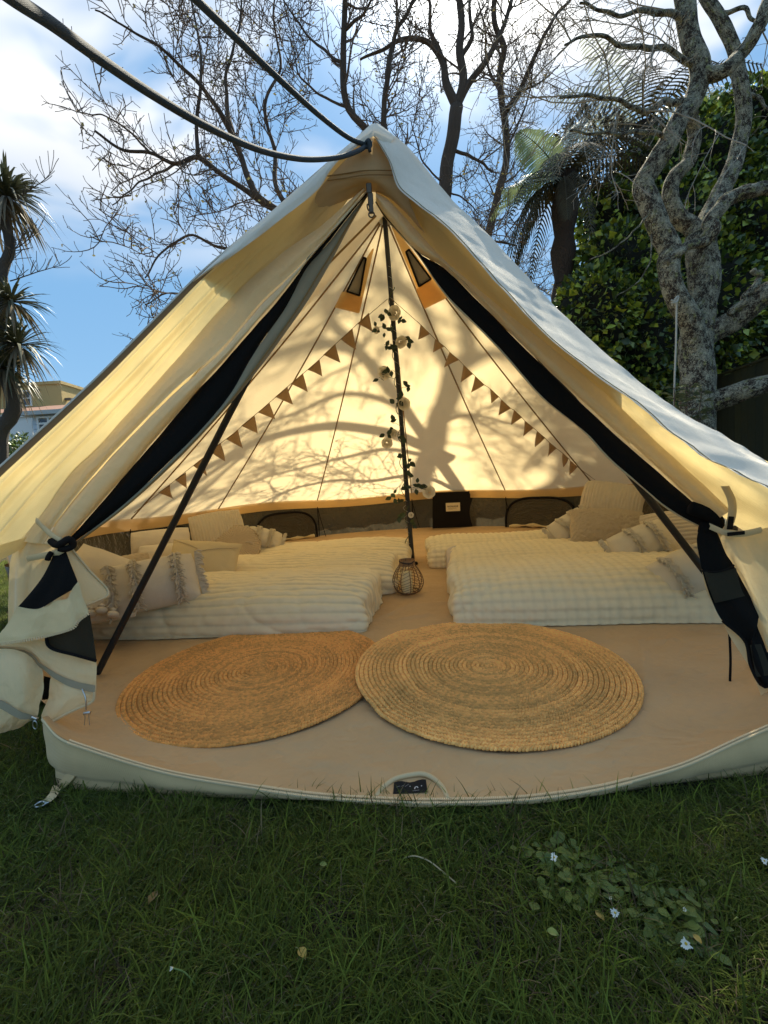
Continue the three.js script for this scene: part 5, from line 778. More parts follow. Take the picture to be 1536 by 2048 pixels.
// ---------------------------------------------------------------- tree ferns
M.frond = P_({ color: rgb(0.22, 0.28, 0.13), transmission: 0.55, roughness: 0.7 });
M.frondPale = P_({ color: rgb(0.42, 0.45, 0.36), transmission: 0.5, roughness: 0.6 });
M.frondDead = P_({ color: rgb(0.055, 0.05, 0.025), transmission: 0.15 });
M.fernTrunk = S_({ color: rgb(0.05, 0.035, 0.025), roughness: 1, bumpMap: rep(texBark, 3), bumpScale: 0.05 });
function frond(pts, width, mat, par, seed, droop = 0.25) {
  const r = rng(seed), P = crv(pts, 56), mb = new MB(); mb.tube(P, P.map((_, k) => lerp(0.014, 0.004, k / 56)), 5);
  for (let k = 4; k < 56; k += 2) { const t = V().subVectors(P[k + 1] || P[k], P[k - 1]).normalize(), s0 = V().crossVectors(t, V(0, 1, 0)).normalize(), f = k / 56, w = width * Math.pow(Math.sin(Math.PI * Math.pow(f, 0.75)), 0.7) + 0.02;
    for (const sd of [-1, 1]) { const d = s0.clone().multiplyScalar(sd).addScaledVector(t, 0.35).normalize(), q = [0, 0.33, 0.66, 1].map((a) => P[k].clone().addScaledVector(d, w * a).add(V(0, -droop * w * a * a * (1 + 0.4 * r()), 0))), hw = 0.016; const b0 = mb.p.length / 3;
      for (let a = 0; a < 4; a++) { const ww = hw * (a === 3 ? 0.2 : a === 0 ? 0.8 : 1); mb.vert(q[a].x + t.x * ww, q[a].y + t.y * ww, q[a].z + t.z * ww); mb.vert(q[a].x - t.x * ww, q[a].y - t.y * ww, q[a].z - t.z * ww); } for (let a = 0; a < 3; a++) mb.quad(b0 + a * 2, b0 + a * 2 + 1, b0 + a * 2 + 3, b0 + a * 2 + 2); } }
  return mb.build('frond', mat, par);
}
function treeFern(label, top, h, list, seed, skirt) {
  const r = rng(seed), g = thing('tree_fern', label, 'tree fern', V(top.x, 0, top.z));
  const tr = new MB(), n = 24; tr.tube([...Array(n + 1)].map((_, k) => V(top.x + 0.05 * Math.sin(k * 0.3), top.y * k / n, top.z)), [...Array(n + 1)].map((_, k) => 0.13 + 0.03 * Math.sin(k * 2.1) + 0.05 * k / n), 14, { wob: (k, a) => 1 + 0.25 * n3(a * 2.2, k * 0.9, seed) }); tr.build('trunk', M.fernTrunk, g);
  list.forEach(([az, len, rise, mat, dr], k) => { if (Array.isArray(az)) { frond(pix(az), len, mat, g, seed + k, rise); return; } const a = az * Math.PI / 180, d = V(Math.sin(a), 0, -Math.cos(a)), pts = [0, 0.25, 0.5, 0.75, 1].map((t) => top.clone().addScaledVector(d, len * (t - 0.15 * t * t)).add(V(0, len * (rise * t - dr * t * t), 0))); frond(pts, 0.26 * len / 1.6 + 0.06 * r(), mat, g, seed + k, 0.35); });
  for (let k = 0; k < skirt; k++) { const a = r() * TAU, d = V(Math.sin(a), 0, -Math.cos(a)), len = 0.9 + 0.6 * r(), pts = [0, 0.3, 0.65, 1].map((t) => top.clone().addScaledVector(d, len * 0.75 * Math.pow(t, 0.7)).add(V(0, -0.1 - len * t * t, 0))); frond(pts, 0.14, M.frondDead, g, seed + 50 + k, 1.0); }
}
treeFern('tree fern with pale green fronds arching over the tent and a skirt of dead fronds', at(1126, 352, 7.4), 5, [[[[1122, 350, 7.4], [1095, 312, 7.3], [1066, 282, 7.2], [1036, 262, 7.1]], 0.42, 0.3, M.frond], [[[1122, 356, 7.4], [1085, 362, 7.25], [1045, 366, 7.1], [1006, 378, 7.0]], 0.34, 0.5, M.frond], [[[1124, 345, 7.4], [1118, 300, 7.5], [1135, 262, 7.6], [1170, 235, 7.7]], 0.4, 0.5, M.frondPale], [-120, 1.5, 0.2, M.frondDead, 0.85], [-60, 1.4, 0.5, M.frond, 0.7], [-150, 1.4, 0.4, M.frondDead, 0.9], [60, 1.7, 0.3, M.frondDead, 0.8], [100, 1.7, 0.5, M.frondDead, 0.6], [140, 1.5, 0.6, M.frondDead, 0.8], [20, 1.6, 0.8, M.frondPale, 0.7], [-20, 1.6, 0.9, M.frondPale, 0.6], [180, 1.4, 0.5, M.frondDead, 0.9], [85, 1.6, 0.1, M.frondDead, 0.7]], 700, 9);
treeFern('taller grey-green tree fern behind the lichen-covered tree', at(1285, 250, 8.6), 7, [[-95, 2.1, 0.75, M.frondPale, 0.55], [-75, 2.2, 0.55, M.frondPale, 0.6], [-120, 2.0, 0.9, M.frondPale, 0.5], [-50, 2.1, 0.7, M.frondPale, 0.6], [-30, 2.1, 0.95, M.frondPale, 0.55], [30, 2.1, 0.9, M.frondPale, 0.6], [75, 2.2, 0.85, M.frondPale, 0.55], [100, 2.2, 0.6, M.frondPale, 0.6], [130, 2.0, 0.7, M.frondDead, 0.7], [-150, 2.0, 0.6, M.frondDead, 0.8], [170, 1.9, 0.6, M.frondDead, 0.8], [-85, 1.9, 0.2, M.frondDead, 0.7]], 800, 8);

// ---------------------------------------------------------------- ivy bank, hedge: many small leaves round dark cores added to stop light passing
function leafGeo(l, w) { const g = new MB(); const a = g.vert(0, 0, 0), b = g.vert(-w, l * 0.45, w * 0.25), c = g.vert(0, l * 0.4, 0), d = g.vert(w, l * 0.45, w * 0.25), e = g.vert(0, l, -w * 0.3); g.tri(a, c, b); g.tri(a, d, c); g.tri(b, c, e); g.tri(c, d, e); return g.geo(); }
function leafMass(name, parent, blobs, per, geo, mat, seed, size, tint) {
  const r = rng(seed), items = [];
  for (const [c, rx, ry, rz, k] of blobs) { const n = Math.round(per * (k || 1) * (rx * ry + ry * rz + rx * rz) / 3); for (let q = 0; q < n; q++) { const u = 2 * r() - 1, a = r() * TAU, s = Math.sqrt(1 - u * u), d = V(s * Math.cos(a), u, s * Math.sin(a)); const lump = 1 + 0.32 * fbm3(d.x * 2.6 + c.x, d.y * 2.6 + c.y, d.z * 2.6 + seed, 3), depth = 1 - 0.25 * r() * r(); items.push([V(c.x + d.x * rx * lump * depth, c.y + d.y * ry * lump * depth, c.z + d.z * rz * lump * depth), d]); } }
  const live = items.filter((i) => i[0].y > 0.02), im = new THREE.InstancedMesh(geo, mat, live.length), q = new THREE.Quaternion(), m = new THREE.Matrix4(), off = worldOf(parent), col = new THREE.Color();
  live.forEach(([p, d], k) => { const dir = d.clone().add(V((r() - 0.5) * 1.4, (r() - 0.5) * 1.4 - 0.3, (r() - 0.5) * 1.4)).normalize(); q.setFromUnitVectors(V(0, 1, 0), dir); q.multiply(new THREE.Quaternion().setFromAxisAngle(V(0, 1, 0), r() * TAU)); const s = size * (0.4 + 1.3 * r() * r() + 0.25 * r()); m.compose(p.sub(off), q, V(s, s, s)); im.setMatrixAt(k, m); const t = tint(r, p); im.setColorAt(k, col.setRGB(t[0], t[1], t[2])); });
  im.name = name; im.castShadow = im.receiveShadow = true; stuff(im); parent.add(im); return im;
}
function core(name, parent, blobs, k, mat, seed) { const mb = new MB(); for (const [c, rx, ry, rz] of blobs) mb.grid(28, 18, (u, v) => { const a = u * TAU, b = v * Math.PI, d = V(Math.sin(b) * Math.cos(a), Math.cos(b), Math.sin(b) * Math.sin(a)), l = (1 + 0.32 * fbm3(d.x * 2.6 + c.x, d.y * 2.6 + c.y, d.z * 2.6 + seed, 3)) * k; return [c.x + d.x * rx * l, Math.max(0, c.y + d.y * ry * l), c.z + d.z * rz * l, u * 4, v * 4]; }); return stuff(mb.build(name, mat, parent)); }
M.ivyLeaf = P_({ color: rgb(1, 1, 1), transmission: 0.35, roughness: 0.45 });
M.darkCore = S_({ color: rgb(0.018, 0.020, 0.010), roughness: 1, bumpMap: rep(texGrain, 4), bumpScale: 0.08 });
const ivy = thing('ivy_bank', 'tall dark bank of ivy behind the lichen-covered tree', 'ivy', V(5, 0, -7.5));
{
  const b = [[1185, 640, 7.0, 0.62, 0.75, 0.6], [1160, 760, 7.0, 0.55, 0.8, 0.6], [1230, 545, 7.3, 0.6, 0.7, 0.6], [1270, 680, 7.2, 0.8, 1.0, 0.7], [1330, 470, 7.6, 0.9, 0.9, 0.7], [1300, 380, 8.0, 0.6, 0.8, 0.6], [1400, 350, 8.0, 0.9, 1.0, 0.7], [1400, 600, 7.4, 1.0, 1.1, 0.6], [1500, 480, 7.6, 0.9, 1.0, 0.7], [1240, 830, 7.3, 0.9, 0.9, 0.6], [1380, 760, 7.8, 1.0, 0.9, 0.6], [1520, 640, 7.8, 0.9, 0.9, 0.6], [1490, 260, 8.4, 0.8, 0.7, 0.7], [1590, 380, 8.2, 0.9, 1.1, 0.7], [1620, 560, 8, 0.9, 1.1, 0.7], [1220, 450, 7.8, 0.5, 0.55, 0.5]].map(([x, y, z, a, c, d]) => [at(x, y, z), a, c, d]);
  core('stems', ivy, b, 0.80, M.darkCore, 5);  // dark lumps added inside the leaves to block the sky, not real stems
  leafMass('ivy_leaves', ivy, b, 5200, leafGeo(0.10, 0.042), M.ivyLeaf, 5, 1.0, (r, p) => { const k = r(), s = 0.6 + 0.8 * r(); const sunTint = sstep(-p.x - p.z * 0.1 + p.y * 0.25 + n3(p.x * 2, p.y * 2, 1), -2.6, 1.4) ; return k < 0.14 + 0.30 * sunTint ? [0.36 * s, 0.44 * s, 0.05 * s] : [0.055 * s, 0.100 * s, 0.016 * s]; });  // more bright leaves towards the top left: sunlight put into the leaf colour
  // lumps of dry brown trailing growth high on the left of the bank
  const d = [[1180, 300, 8.0, 0.55, 0.6, 0.5], [1230, 330, 8.0, 0.6, 0.5, 0.5]].map(([x, y, z, a, c, e]) => [at(x, y, z), a, c, e]);
  leafMass('dry_leaves', ivy, d, 4200, leafGeo(0.12, 0.02), M.ivyLeaf, 9, 1.0, (r) => { const s = 0.5 + r(); return [0.10 * s, 0.085 * s, 0.05 * s]; });
}
const hedge = thing('hedge', 'clipped green hedge in front of the houses at far left', 'hedge', V(-9, 0, -9.5));
{
  const b = []; for (let k = 0; k < 9; k++) { const x = -13.5 + k * 0.9; b.push([V(x, 1.1, -9.6 + 0.25 * Math.sin(k)), 0.8, 1.12 + 0.1 * Math.sin(k * 2.3), 0.65]); }
  core('stems', hedge, b, 0.8, M.darkCore, 15); leafMass('hedge_leaves', hedge, b, 3000, leafGeo(0.085, 0.026), M.ivyLeaf, 15, 1.0, (r) => { const s = 0.6 + 0.8 * r(); return r() < 0.25 ? [0.26 * s, 0.34 * s, 0.06 * s] : [0.08 * s, 0.12 * s, 0.025 * s]; });  // hedge gets the same added dark filling behind its leaves
}
// small shrub in front of the tree trunk
{
  const g = thing('shrub', 'small shrub with narrow grey-green leaves at the foot of the lichen-covered tree', 'shrub', at(1345, 850, 4.5).setY(0)), r = rng(66), st = new MB(), lv = new MB();
  for (let k = 0; k < 7; k++) { const t = at(1335 + r() * 90, 775 + r() * 60, 4.5), b = g.position.clone().add(V((r() - 0.5) * 0.2, 0, 0)); st.tube(crv([b, b.clone().lerp(t, 0.6).add(V(0.05 * r(), 0.1, 0)), t], 8), 0.005, 5); for (let j = 0; j < 9; j++) { const a = r() * TAU, d = V(Math.cos(a), 0.5 * r(), Math.sin(a)).normalize(), p = t.clone().add(V(0, -0.12 * r(), 0)), L = 0.10 + 0.06 * r(), s = V().crossVectors(d, V(0, 1, 0)).normalize().multiplyScalar(0.012); const i = lv.vert(p.x, p.y, p.z), i1 = lv.vert(p.x + d.x * L * 0.5 + s.x, p.y + d.y * L * 0.5 + 0.01, p.z + d.z * L * 0.5 + s.z), i2 = lv.vert(p.x + d.x * L, p.y + d.y * L - 0.02, p.z + d.z * L), i3 = lv.vert(p.x + d.x * L * 0.5 - s.x, p.y + d.y * L * 0.5 + 0.01, p.z + d.z * L * 0.5 - s.z); lv.quad(i, i1, i2, i3); } }
  stuff(st.build('stems', M.twig, g)); stuff(lv.build('leaves', P_({ color: rgb(0.20, 0.24, 0.13), transmission: 0.3, roughness: 0.4 }), g));
}
{ // fence of upright boards behind the tree
  const a = at(1405, 766, 7.6), b = at(1560, 712, 5.9), g = thing('board_fence', 'dark green board fence behind the lichen-covered tree', 'fence', V(a.x, 0, a.z)), r = rng(31);
  const top = (a.y + b.y) / 2, d = V(b.x - a.x, 0, b.z - a.z), L = d.length(); d.normalize(); const bm = [0, 1, 2].map((k) => S_({ color: rgb(0.032 + 0.006 * k, 0.036 + 0.005 * k, 0.016), roughness: 0.95, bumpMap: rep(texBark, 1, 1), bumpScale: 0.01 }));
  const yaw = -Math.atan2(d.z, d.x), n = 34, box = new THREE.BoxGeometry(0.142, 1, 0.022);
  for (let k = -18; k < n - 8; k++) { const m = new THREE.Mesh(box, bm[Math.floor(r() * 3)]); m.name = 'board'; const s = 0.15 * k, h = top + 0.02 * (r() - 0.5); m.scale.y = h; m.position.set(d.x * s, h / 2, d.z * s); m.rotation.y = yaw; m.castShadow = m.receiveShadow = true; g.add(m); }
  for (const y of [0.35, top - 0.3]) { const m = new THREE.Mesh(new THREE.BoxGeometry(6.4, 0.09, 0.045), bm[1]); m.name = 'rail'; m.position.set(d.x * 0.55 - d.z * 0.035, y, d.z * 0.55 + d.x * 0.035); m.position.x += d.z * 0.07; m.position.z -= d.x * 0.07; m.rotation.y = yaw; g.add(m); }
  const cap = new THREE.Mesh(new THREE.BoxGeometry(6.5, 0.03, 0.07), bm[2]); cap.name = 'capping'; cap.position.set(d.x * 0.55, top + 0.03, d.z * 0.55); cap.rotation.y = yaw; g.add(cap);
}
{ // cabbage tree at the left edge
  const Z = 7, p = (l) => l.map(([x, y, dz]) => at(x, y, Z + (dz || 0))), foot = at(-10, 905, Z).setY(-0.02), g = thing('cabbage_tree', 'tall cabbage tree with spiky leaf heads at the left edge', 'tree', foot), r = rng(55);
  const bk = S_({ color: rgb(0.07, 0.06, 0.05), roughness: 1, bumpMap: rep(texBark, 4), bumpScale: 0.02 });
  const st = (l, r0, r1) => { const P = crv(l, 26), mb = new MB(); mb.tube(P, P.map((_, k) => lerp(r0, r1, k / 26)), 10, { wob: (k, a) => 1 + 0.12 * n3(a, k * 0.5, r0 * 90) }); mb.build('trunk', bk, g); };
  st([foot, ...p([[2, 862], [16, 842], [29, 812], [24, 785], [16, 760], [12, 700], [4, 620], [2, 552]])], 0.12, 0.085); st(p([[2, 560], [8, 530], [19, 505], [17, 470], [10, 446], [13, 405]]), 0.075, 0.055); st(p([[2, 560], [-12, 500], [-6, 440], [-18, 400]]), 0.06, 0.05); st(p([[12, 700], [24, 680], [34, 690]]), 0.05, 0.045); st(p([[4, 620], [14, 612], [22, 606]]), 0.05, 0.045);
  const lm = P_({ color: rgb(0.075, 0.085, 0.045), transmission: 0.2, roughness: 0.5 }), dm = P_({ color: rgb(0.16, 0.13, 0.08), transmission: 0.2 });
  const head = (c, n, len, up, seed) => { const q = rng(seed), live = new MB(), dead = new MB(); for (let k = 0; k < n; k++) { const u = lerp(-0.75, 1, q()) * 1, a = q() * TAU, s = Math.sqrt(Math.max(0, 1 - u * u)), d = V(s * Math.cos(a), u + up, s * Math.sin(a)).normalize(), L = len * (0.75 + 0.4 * q()), sd = V().crossVectors(d, V(0, 1, 0)).normalize(), mb = u < -0.35 ? dead : live, b0 = mb.p.length / 3, dr = 0.35 + 0.5 * q() + (u < 0 ? 0.5 : 0); for (let j = 0; j <= 5; j++) { const t = j / 5, w = 0.019 * (1 - Math.pow(t, 3)) * (0.6 + 0.8 * Math.min(1, t * 3)) * 0.8, pt = c.clone().addScaledVector(d, L * t).add(V(0, -dr * L * t * t * t * 0.55, 0)); mb.vert(pt.x + sd.x * w, pt.y + sd.y * w, pt.z + sd.z * w); mb.vert(pt.x - sd.x * w, pt.y - sd.y * w, pt.z - sd.z * w); } for (let j = 0; j < 5; j++) mb.quad(b0 + 2 * j, b0 + 2 * j + 1, b0 + 2 * j + 3, b0 + 2 * j + 2); } const o = live.build('leaf_head', lm, g); put('dead_leaves', dead.geo(), dm, o); };
  head(at(13, 392, Z), 170, 0.66, 0.15, 1); head(at(-20, 395, Z), 120, 0.62, 0.1, 2); head(at(22, 604, Z - 0.2), 120, 0.56, 0, 3); head(at(36, 690, Z - 0.2), 130, 0.58, 0, 4); head(at(8, 735, Z - 0.1), 130, 0.55, -0.1, 5); head(at(-25, 640, Z), 100, 0.55, 0, 6);
  const pan = new MB(), q = rng(8); const fl = (a, dir, L) => { const P = wander(a, dir, L, 7, q, { up: 0.5, kink: 0.3 }); pan.tube(P, P.map((_, k) => lerp(0.010, 0.005, k / 7)), 5); for (let k = 1; k < 8; k++) for (let j = 0; j < 3; j++) { const P2 = wander(P[k], V(q() - 0.3, q() * 0.8, q() - 0.5), 0.18 + 0.16 * q(), 4, q, { up: 0.4, kink: 0.4 }); pan.tube(P2, 0.0045, 4); } };
  fl(at(20, 562, Z), V(1, 0.12, 0), 0.75); fl(at(20, 400, Z), V(1, 0.25, 0), 0.75); fl(at(15, 530, Z), V(0.6, 0.5, 0.2), 0.6); fl(at(10, 510, Z), V(0.5, 0.6, -0.4), 0.6); stuff(pan.build('flower_stalks', S_({ color: rgb(0.09, 0.075, 0.06) }), g));
}
// ---------------------------------------------------------------- houses at far left
function wallBox(parent, name, mat, x0, x1, y0, y1, z0, z1) { const g = new THREE.BoxGeometry(x1 - x0, y1 - y0, z1 - z0); g.translate((x0 + x1) / 2, (y0 + y1) / 2, (z0 + z1) / 2); return put(name, g, mat, parent); }
function windowIn(parent, x0, x1, y0, y1, z, cols, rows, frameMat) {
  const w = new MB(), t = 0.07; const bar = (a, b, c, d) => { const g = new THREE.BoxGeometry(b - a, d - c, 0.08); w.add(g, new THREE.Matrix4().makeTranslation((a + b) / 2, (c + d) / 2, z)); };
  bar(x0 - t, x1 + t, y1, y1 + t); bar(x0 - t, x1 + t, y0 - t, y0); bar(x0 - t, x0, y0, y1); bar(x1, x1 + t, y0, y1); for (let k = 1; k < cols; k++) { const x = lerp(x0, x1, k / cols); bar(x - t / 2, x + t / 2, y0, y1); }
  const fr = w.build('window', frameMat, parent, { smooth: false });
  for (let k = 1; k < rows; k++) { const y = lerp(y0, y1, k / rows), g = new THREE.BoxGeometry(x1 - x0, t, 0.06); g.translate((x0 + x1) / 2, y, z + 0.004); put('glazing_bar', g, frameMat, fr); }
  for (let i = 0; i < cols; i++) for (let j = 0; j < rows; j++) { const g = new THREE.BoxGeometry((x1 - x0) / cols - 0.06, (y1 - y0) / rows - 0.06, 0.02); g.translate(lerp(x0, x1, (i + 0.5) / cols), lerp(y0, y1, (j + 0.5) / rows), z - 0.015); put('pane', g, S_({ color: rgb(0.05, 0.06, 0.08), roughness: 0.08 }), fr); }
}
{
  const white = S_({ color: rgb(0.72, 0.72, 0.68), roughness: 0.7 }), tan = S_({ color: rgb(0.50, 0.37, 0.16), roughness: 0.95, map: rep(texMottle, 0.3), bumpMap: rep(texGrain, 2), bumpScale: 0.01 }), terra = S_({ color: rgb(0.15, 0.07, 0.045), roughness: 0.9 });
  const R = at(119, 766, 26), Rb = at(125, 830, 26), h1 = thing('house', 'tan rendered house with a flat parapet at far left', 'house', V(R.x - 5, 0, R.z - 3));
  wallBox(h1, 'wall', tan, R.x - 12, R.x + 0.05, 0, R.y - 0.05, R.z - 7, R.z); wallBox(h1, 'parapet', tan, R.x - 12.1, R.x + 0.12, R.y - 0.05, R.y + 0.12, R.z - 7.1, R.z + 0.08);
  const w0 = at(46, 811, 26), w1 = at(60, 783, 26); windowIn(h1, w0.x, w1.x, w0.y, w1.y, R.z + 0.04, 1, 2, white);
  const vent_ = wallBox(h1, 'wall_vent', S_({ color: rgb(0.12, 0.09, 0.05) }), at(72, 780, 26).x, at(79, 780, 26).x, at(72, 784, 26).y, at(72, 779, 26).y, R.z, R.z + 0.06);
  const sp = at(121, 797, 26); wallBox(h1, 'spout', S_({ color: rgb(0.1, 0.09, 0.08) }), R.x + 0.05, R.x + 0.4, sp.y - 0.06, sp.y + 0.06, R.z - 0.4, R.z - 0.2);
  const t0 = at(30, 826, 22), t1 = at(104, 820, 22), tr = new MB(), lean = thing('lean_to', 'low lean-to with a terracotta roof below the tan house', 'lean-to', V(t0.x, 0, -23)); const ty = at(60, 812, 24);
  wallBox(lean, 'wall', tan, t0.x - 3, t1.x, 0, t1.y - 0.1, -24.8, -22.1); tr.grid(24, 6, (u, v) => [lerp(t0.x - 3, t1.x + 0.1, u), lerp(t1.y, ty.y + 0.15, v) + 0.03 * Math.abs(Math.sin(u * 75)), lerp(-22, -25, v), u, v]); tr.build('roof', terra, lean);
  const g0 = at(16, 882, 17), g1 = at(61, 826, 17), gar = thing('garage', 'plain white garage with a pale sloping roof behind the hedge', 'garage', V(g0.x, 0, -18));
  wallBox(gar, 'wall', white, g0.x, g1.x, 0, g1.y, -20, -17); const rf = new MB(), e = 0.15; rf.grid(2, 6, (u, v) => [lerp(g0.x - e, g1.x + e, u), lerp(g1.y + 0.03, g1.y + 0.36, v), lerp(-16.85, -20, v), u, v]); rf.build('roof', S_({ color: rgb(0.78, 0.78, 0.76), roughness: 0.6 }), gar); wallBox(gar, 'fascia', white, g0.x - e, g1.x + e, g1.y - 0.14, g1.y - 0.002, -16.98, -16.92);
  const c0 = at(62, 880, 16.2), c1 = at(150, 828, 16.2), cot = thing('cottage', 'pale blue weatherboard cottage with a paned window beside the garage', 'cottage', V(c0.x + 2, 0, -18)), blue = S_({ color: rgb(0.50, 0.57, 0.62), roughness: 0.8 });
  const cw = at(62, 832, 16.2); wallBox(cot, 'wall', blue, cw.x, cw.x + 5, 0, cw.y, -19.5, -16.25);
  const nB = Math.floor(cw.y / 0.16), wl = at(80, 858, 16.2), wr = at(116, 835, 16.2), bb = new THREE.BoxGeometry(1, 0.15, 0.02);
  for (let k = 0; k < nB; k++) { const y = 0.16 * k + 0.08, seg = y > wl.y - 0.1 && y < wr.y + 0.1 ? [[cw.x, wl.x - 0.1], [wr.x + 0.1, cw.x + 5]] : [[cw.x, cw.x + 5]]; for (const [a, b] of seg) { const m = new THREE.Mesh(bb, blue); m.name = 'weatherboard'; m.scale.x = b - a; m.rotation.x = -0.08; m.position.set((a + b) / 2, y, -16.235).sub(cot.position); m.castShadow = m.receiveShadow = true; cot.add(m); } }
  windowIn(cot, wl.x, wr.x, wl.y, wr.y, -16.2, 2, 2, white); wallBox(cot, 'roof', S_({ color: rgb(0.42, 0.44, 0.42), roughness: 0.8 }), cw.x - 0.25, cw.x + 5.3, cw.y, cw.y + 0.14, -19.7, -15.95);
}

// ---------------------------------------------------------------- grass, weeds, flowers, fallen leaves
function insideTent(x, z) {
  if (Math.hypot(x - CX, z - CZ) < 2.6) return true;
  let inside = false; for (let i = 0, j = tentLoop.length - 1; i < tentLoop.length; j = i++) { const a = tentLoop[i], b = tentLoop[j]; if ((a.z > z) !== (b.z > z) && x < (b.x - a.x) * (z - a.z) / (b.z - a.z) + a.x) inside = !inside; }
  return inside;
}
const bare = [[20, 1850, 0.16], [958, 1890, 0.10], [650, 1850, 0.12], [1480, 1700, 0.14], [1180, 1860, 0.10], [1000, 1760, 0.13], [1500, 2010, 0.14], [1340, 1990, 0.10], [120, 1720, 0.10], [430, 1680, 0.07], [880, 1680, 0.07], [1060, 1960, 0.09], [240, 1960, 0.10]].map(([x, y, s]) => [onY(x, y, 0), s]);
const weedArea = [[1120, 1740, 0.10], [1180, 1760, 0.085], [1240, 1790, 0.075], [1300, 1810, 0.085], [1370, 1860, 0.075]].map(([x, y, s]) => [onY(x, y, 0), s]);
const thin = (x, z) => { let k = 1; for (const [p, s] of bare) k = Math.min(k, 0.34 + sstep(Math.hypot(x - p.x, z - p.z), s * 0.4, s * 1.1)); for (const [p, s] of weedArea) k = Math.min(k, 0.32 + sstep(Math.hypot(x - p.x, z - p.z), s * 0.7, s * 1.2)); return k; };
{
  const r = rng(909), clump = new MB();
  for (let b = 0; b < 15; b++) {
    const a = r() * TAU, L = 0.03 + 0.05 * r(), lean = 0.55 + 1.0 * r(), w = 0.0009 + 0.0008 * r(), ox = (r() - 0.5) * 0.045, oz = (r() - 0.5) * 0.045, ca = Math.cos(a), sa = Math.sin(a), i0 = clump.p.length / 3;
    for (let j = 0; j <= 4; j++) { const t = j / 4, ang = lean * (0.25 + 0.95 * t), out = L * t * Math.sin(ang), up = L * t * Math.cos(ang), ww = w * (1 - 0.9 * t * t), c = 0.55 + 0.6 * t; clump.col = [c, c, c]; clump.vert(ox + ca * out - sa * ww, up, oz + sa * out + ca * ww); clump.vert(ox + ca * out + sa * ww, up + ww * 0.3, oz + sa * out - ca * ww); }
    for (let j = 0; j < 4; j++) clump.quad(i0 + 2 * j, i0 + 2 * j + 1, i0 + 2 * j + 3, i0 + 2 * j + 2);
  }
  const geo = clump.geo(); geo.deleteAttribute('color');
  const spots = [];
  const fill = (x0, x1, z0, z1, n, s0, s1) => { for (let k = 0; k < n; k++) { const x = lerp(x0, x1, r()), z = lerp(z0, z1, r()); if (insideTent(x, z)) continue; const dens = 0.55 + 0.9 * fbm3(x * 4, 3, z * 4, 3) + 0.25; if (r() > dens * thin(x, z)) continue; spots.push([x, z, lerp(s0, s1, r() * r())]); } };
  fill(-1.9, 2.1, -1.75, -0.3, 62000, 0.6, 1.3);
  fill(-4.5, -1.1, -5.0, -1.2, 30000, 0.7, 1.3); fill(-9, -3.0, -9.5, -4.5, 22000, 1.0, 1.9); fill(2.2, 6, -7, -1.2, 9000, 0.9, 1.5); fill(-4, 5, -10, -6.7, 5000, 1, 1.6); fill(-3.5, 3.5, -0.3, 1.5, 9000, 0.7, 1.2);
  for (let k = 0; k < 110; k++) { const i = Math.floor(r() * r() * (FE.length - 2)), p = FE[i].clone().lerp(FE[i + 1], r()); spots.push([p.x, p.z + 0.02 + 0.05 * r(), 0.6 + 0.7 * r()]); }
  const im = new THREE.InstancedMesh(geo, P_({ color: rgb(1, 1, 1), transmission: 0.35, roughness: 0.9, specularIntensity: 0.3 }), spots.length), m = new THREE.Matrix4(), q = new THREE.Quaternion(), c = new THREE.Color(), e = new THREE.Euler();
  spots.forEach(([x, z, s], k) => { q.setFromEuler(e.set((r() - 0.5) * 0.6, r() * TAU, (r() - 0.5) * 0.6)); m.compose(V(x, groundY(x, z) - 0.002, z), q, V(s, s * (0.7 + 0.5 * r()), s)); im.setMatrixAt(k, m); const hue = fbm3(x * 3, 8, z * 3, 3), dry = r() < 0.06 + 0.18 * Math.max(0, 1 - thin(x, z)) ? 1 : 0, b = 0.4 + 1.0 * r() * (0.5 + r()); im.setColorAt(k, dry ? c.setRGB(0.16 * b, 0.12 * b, 0.06 * b) : c.setRGB((0.112 + 0.04 * hue) * b, (0.145 + 0.022 * hue) * b, (0.014 + 0.008 * r()) * b)); });
  im.name = 'grass'; im.castShadow = im.receiveShadow = true; stuff(im); scene.add(im);
}
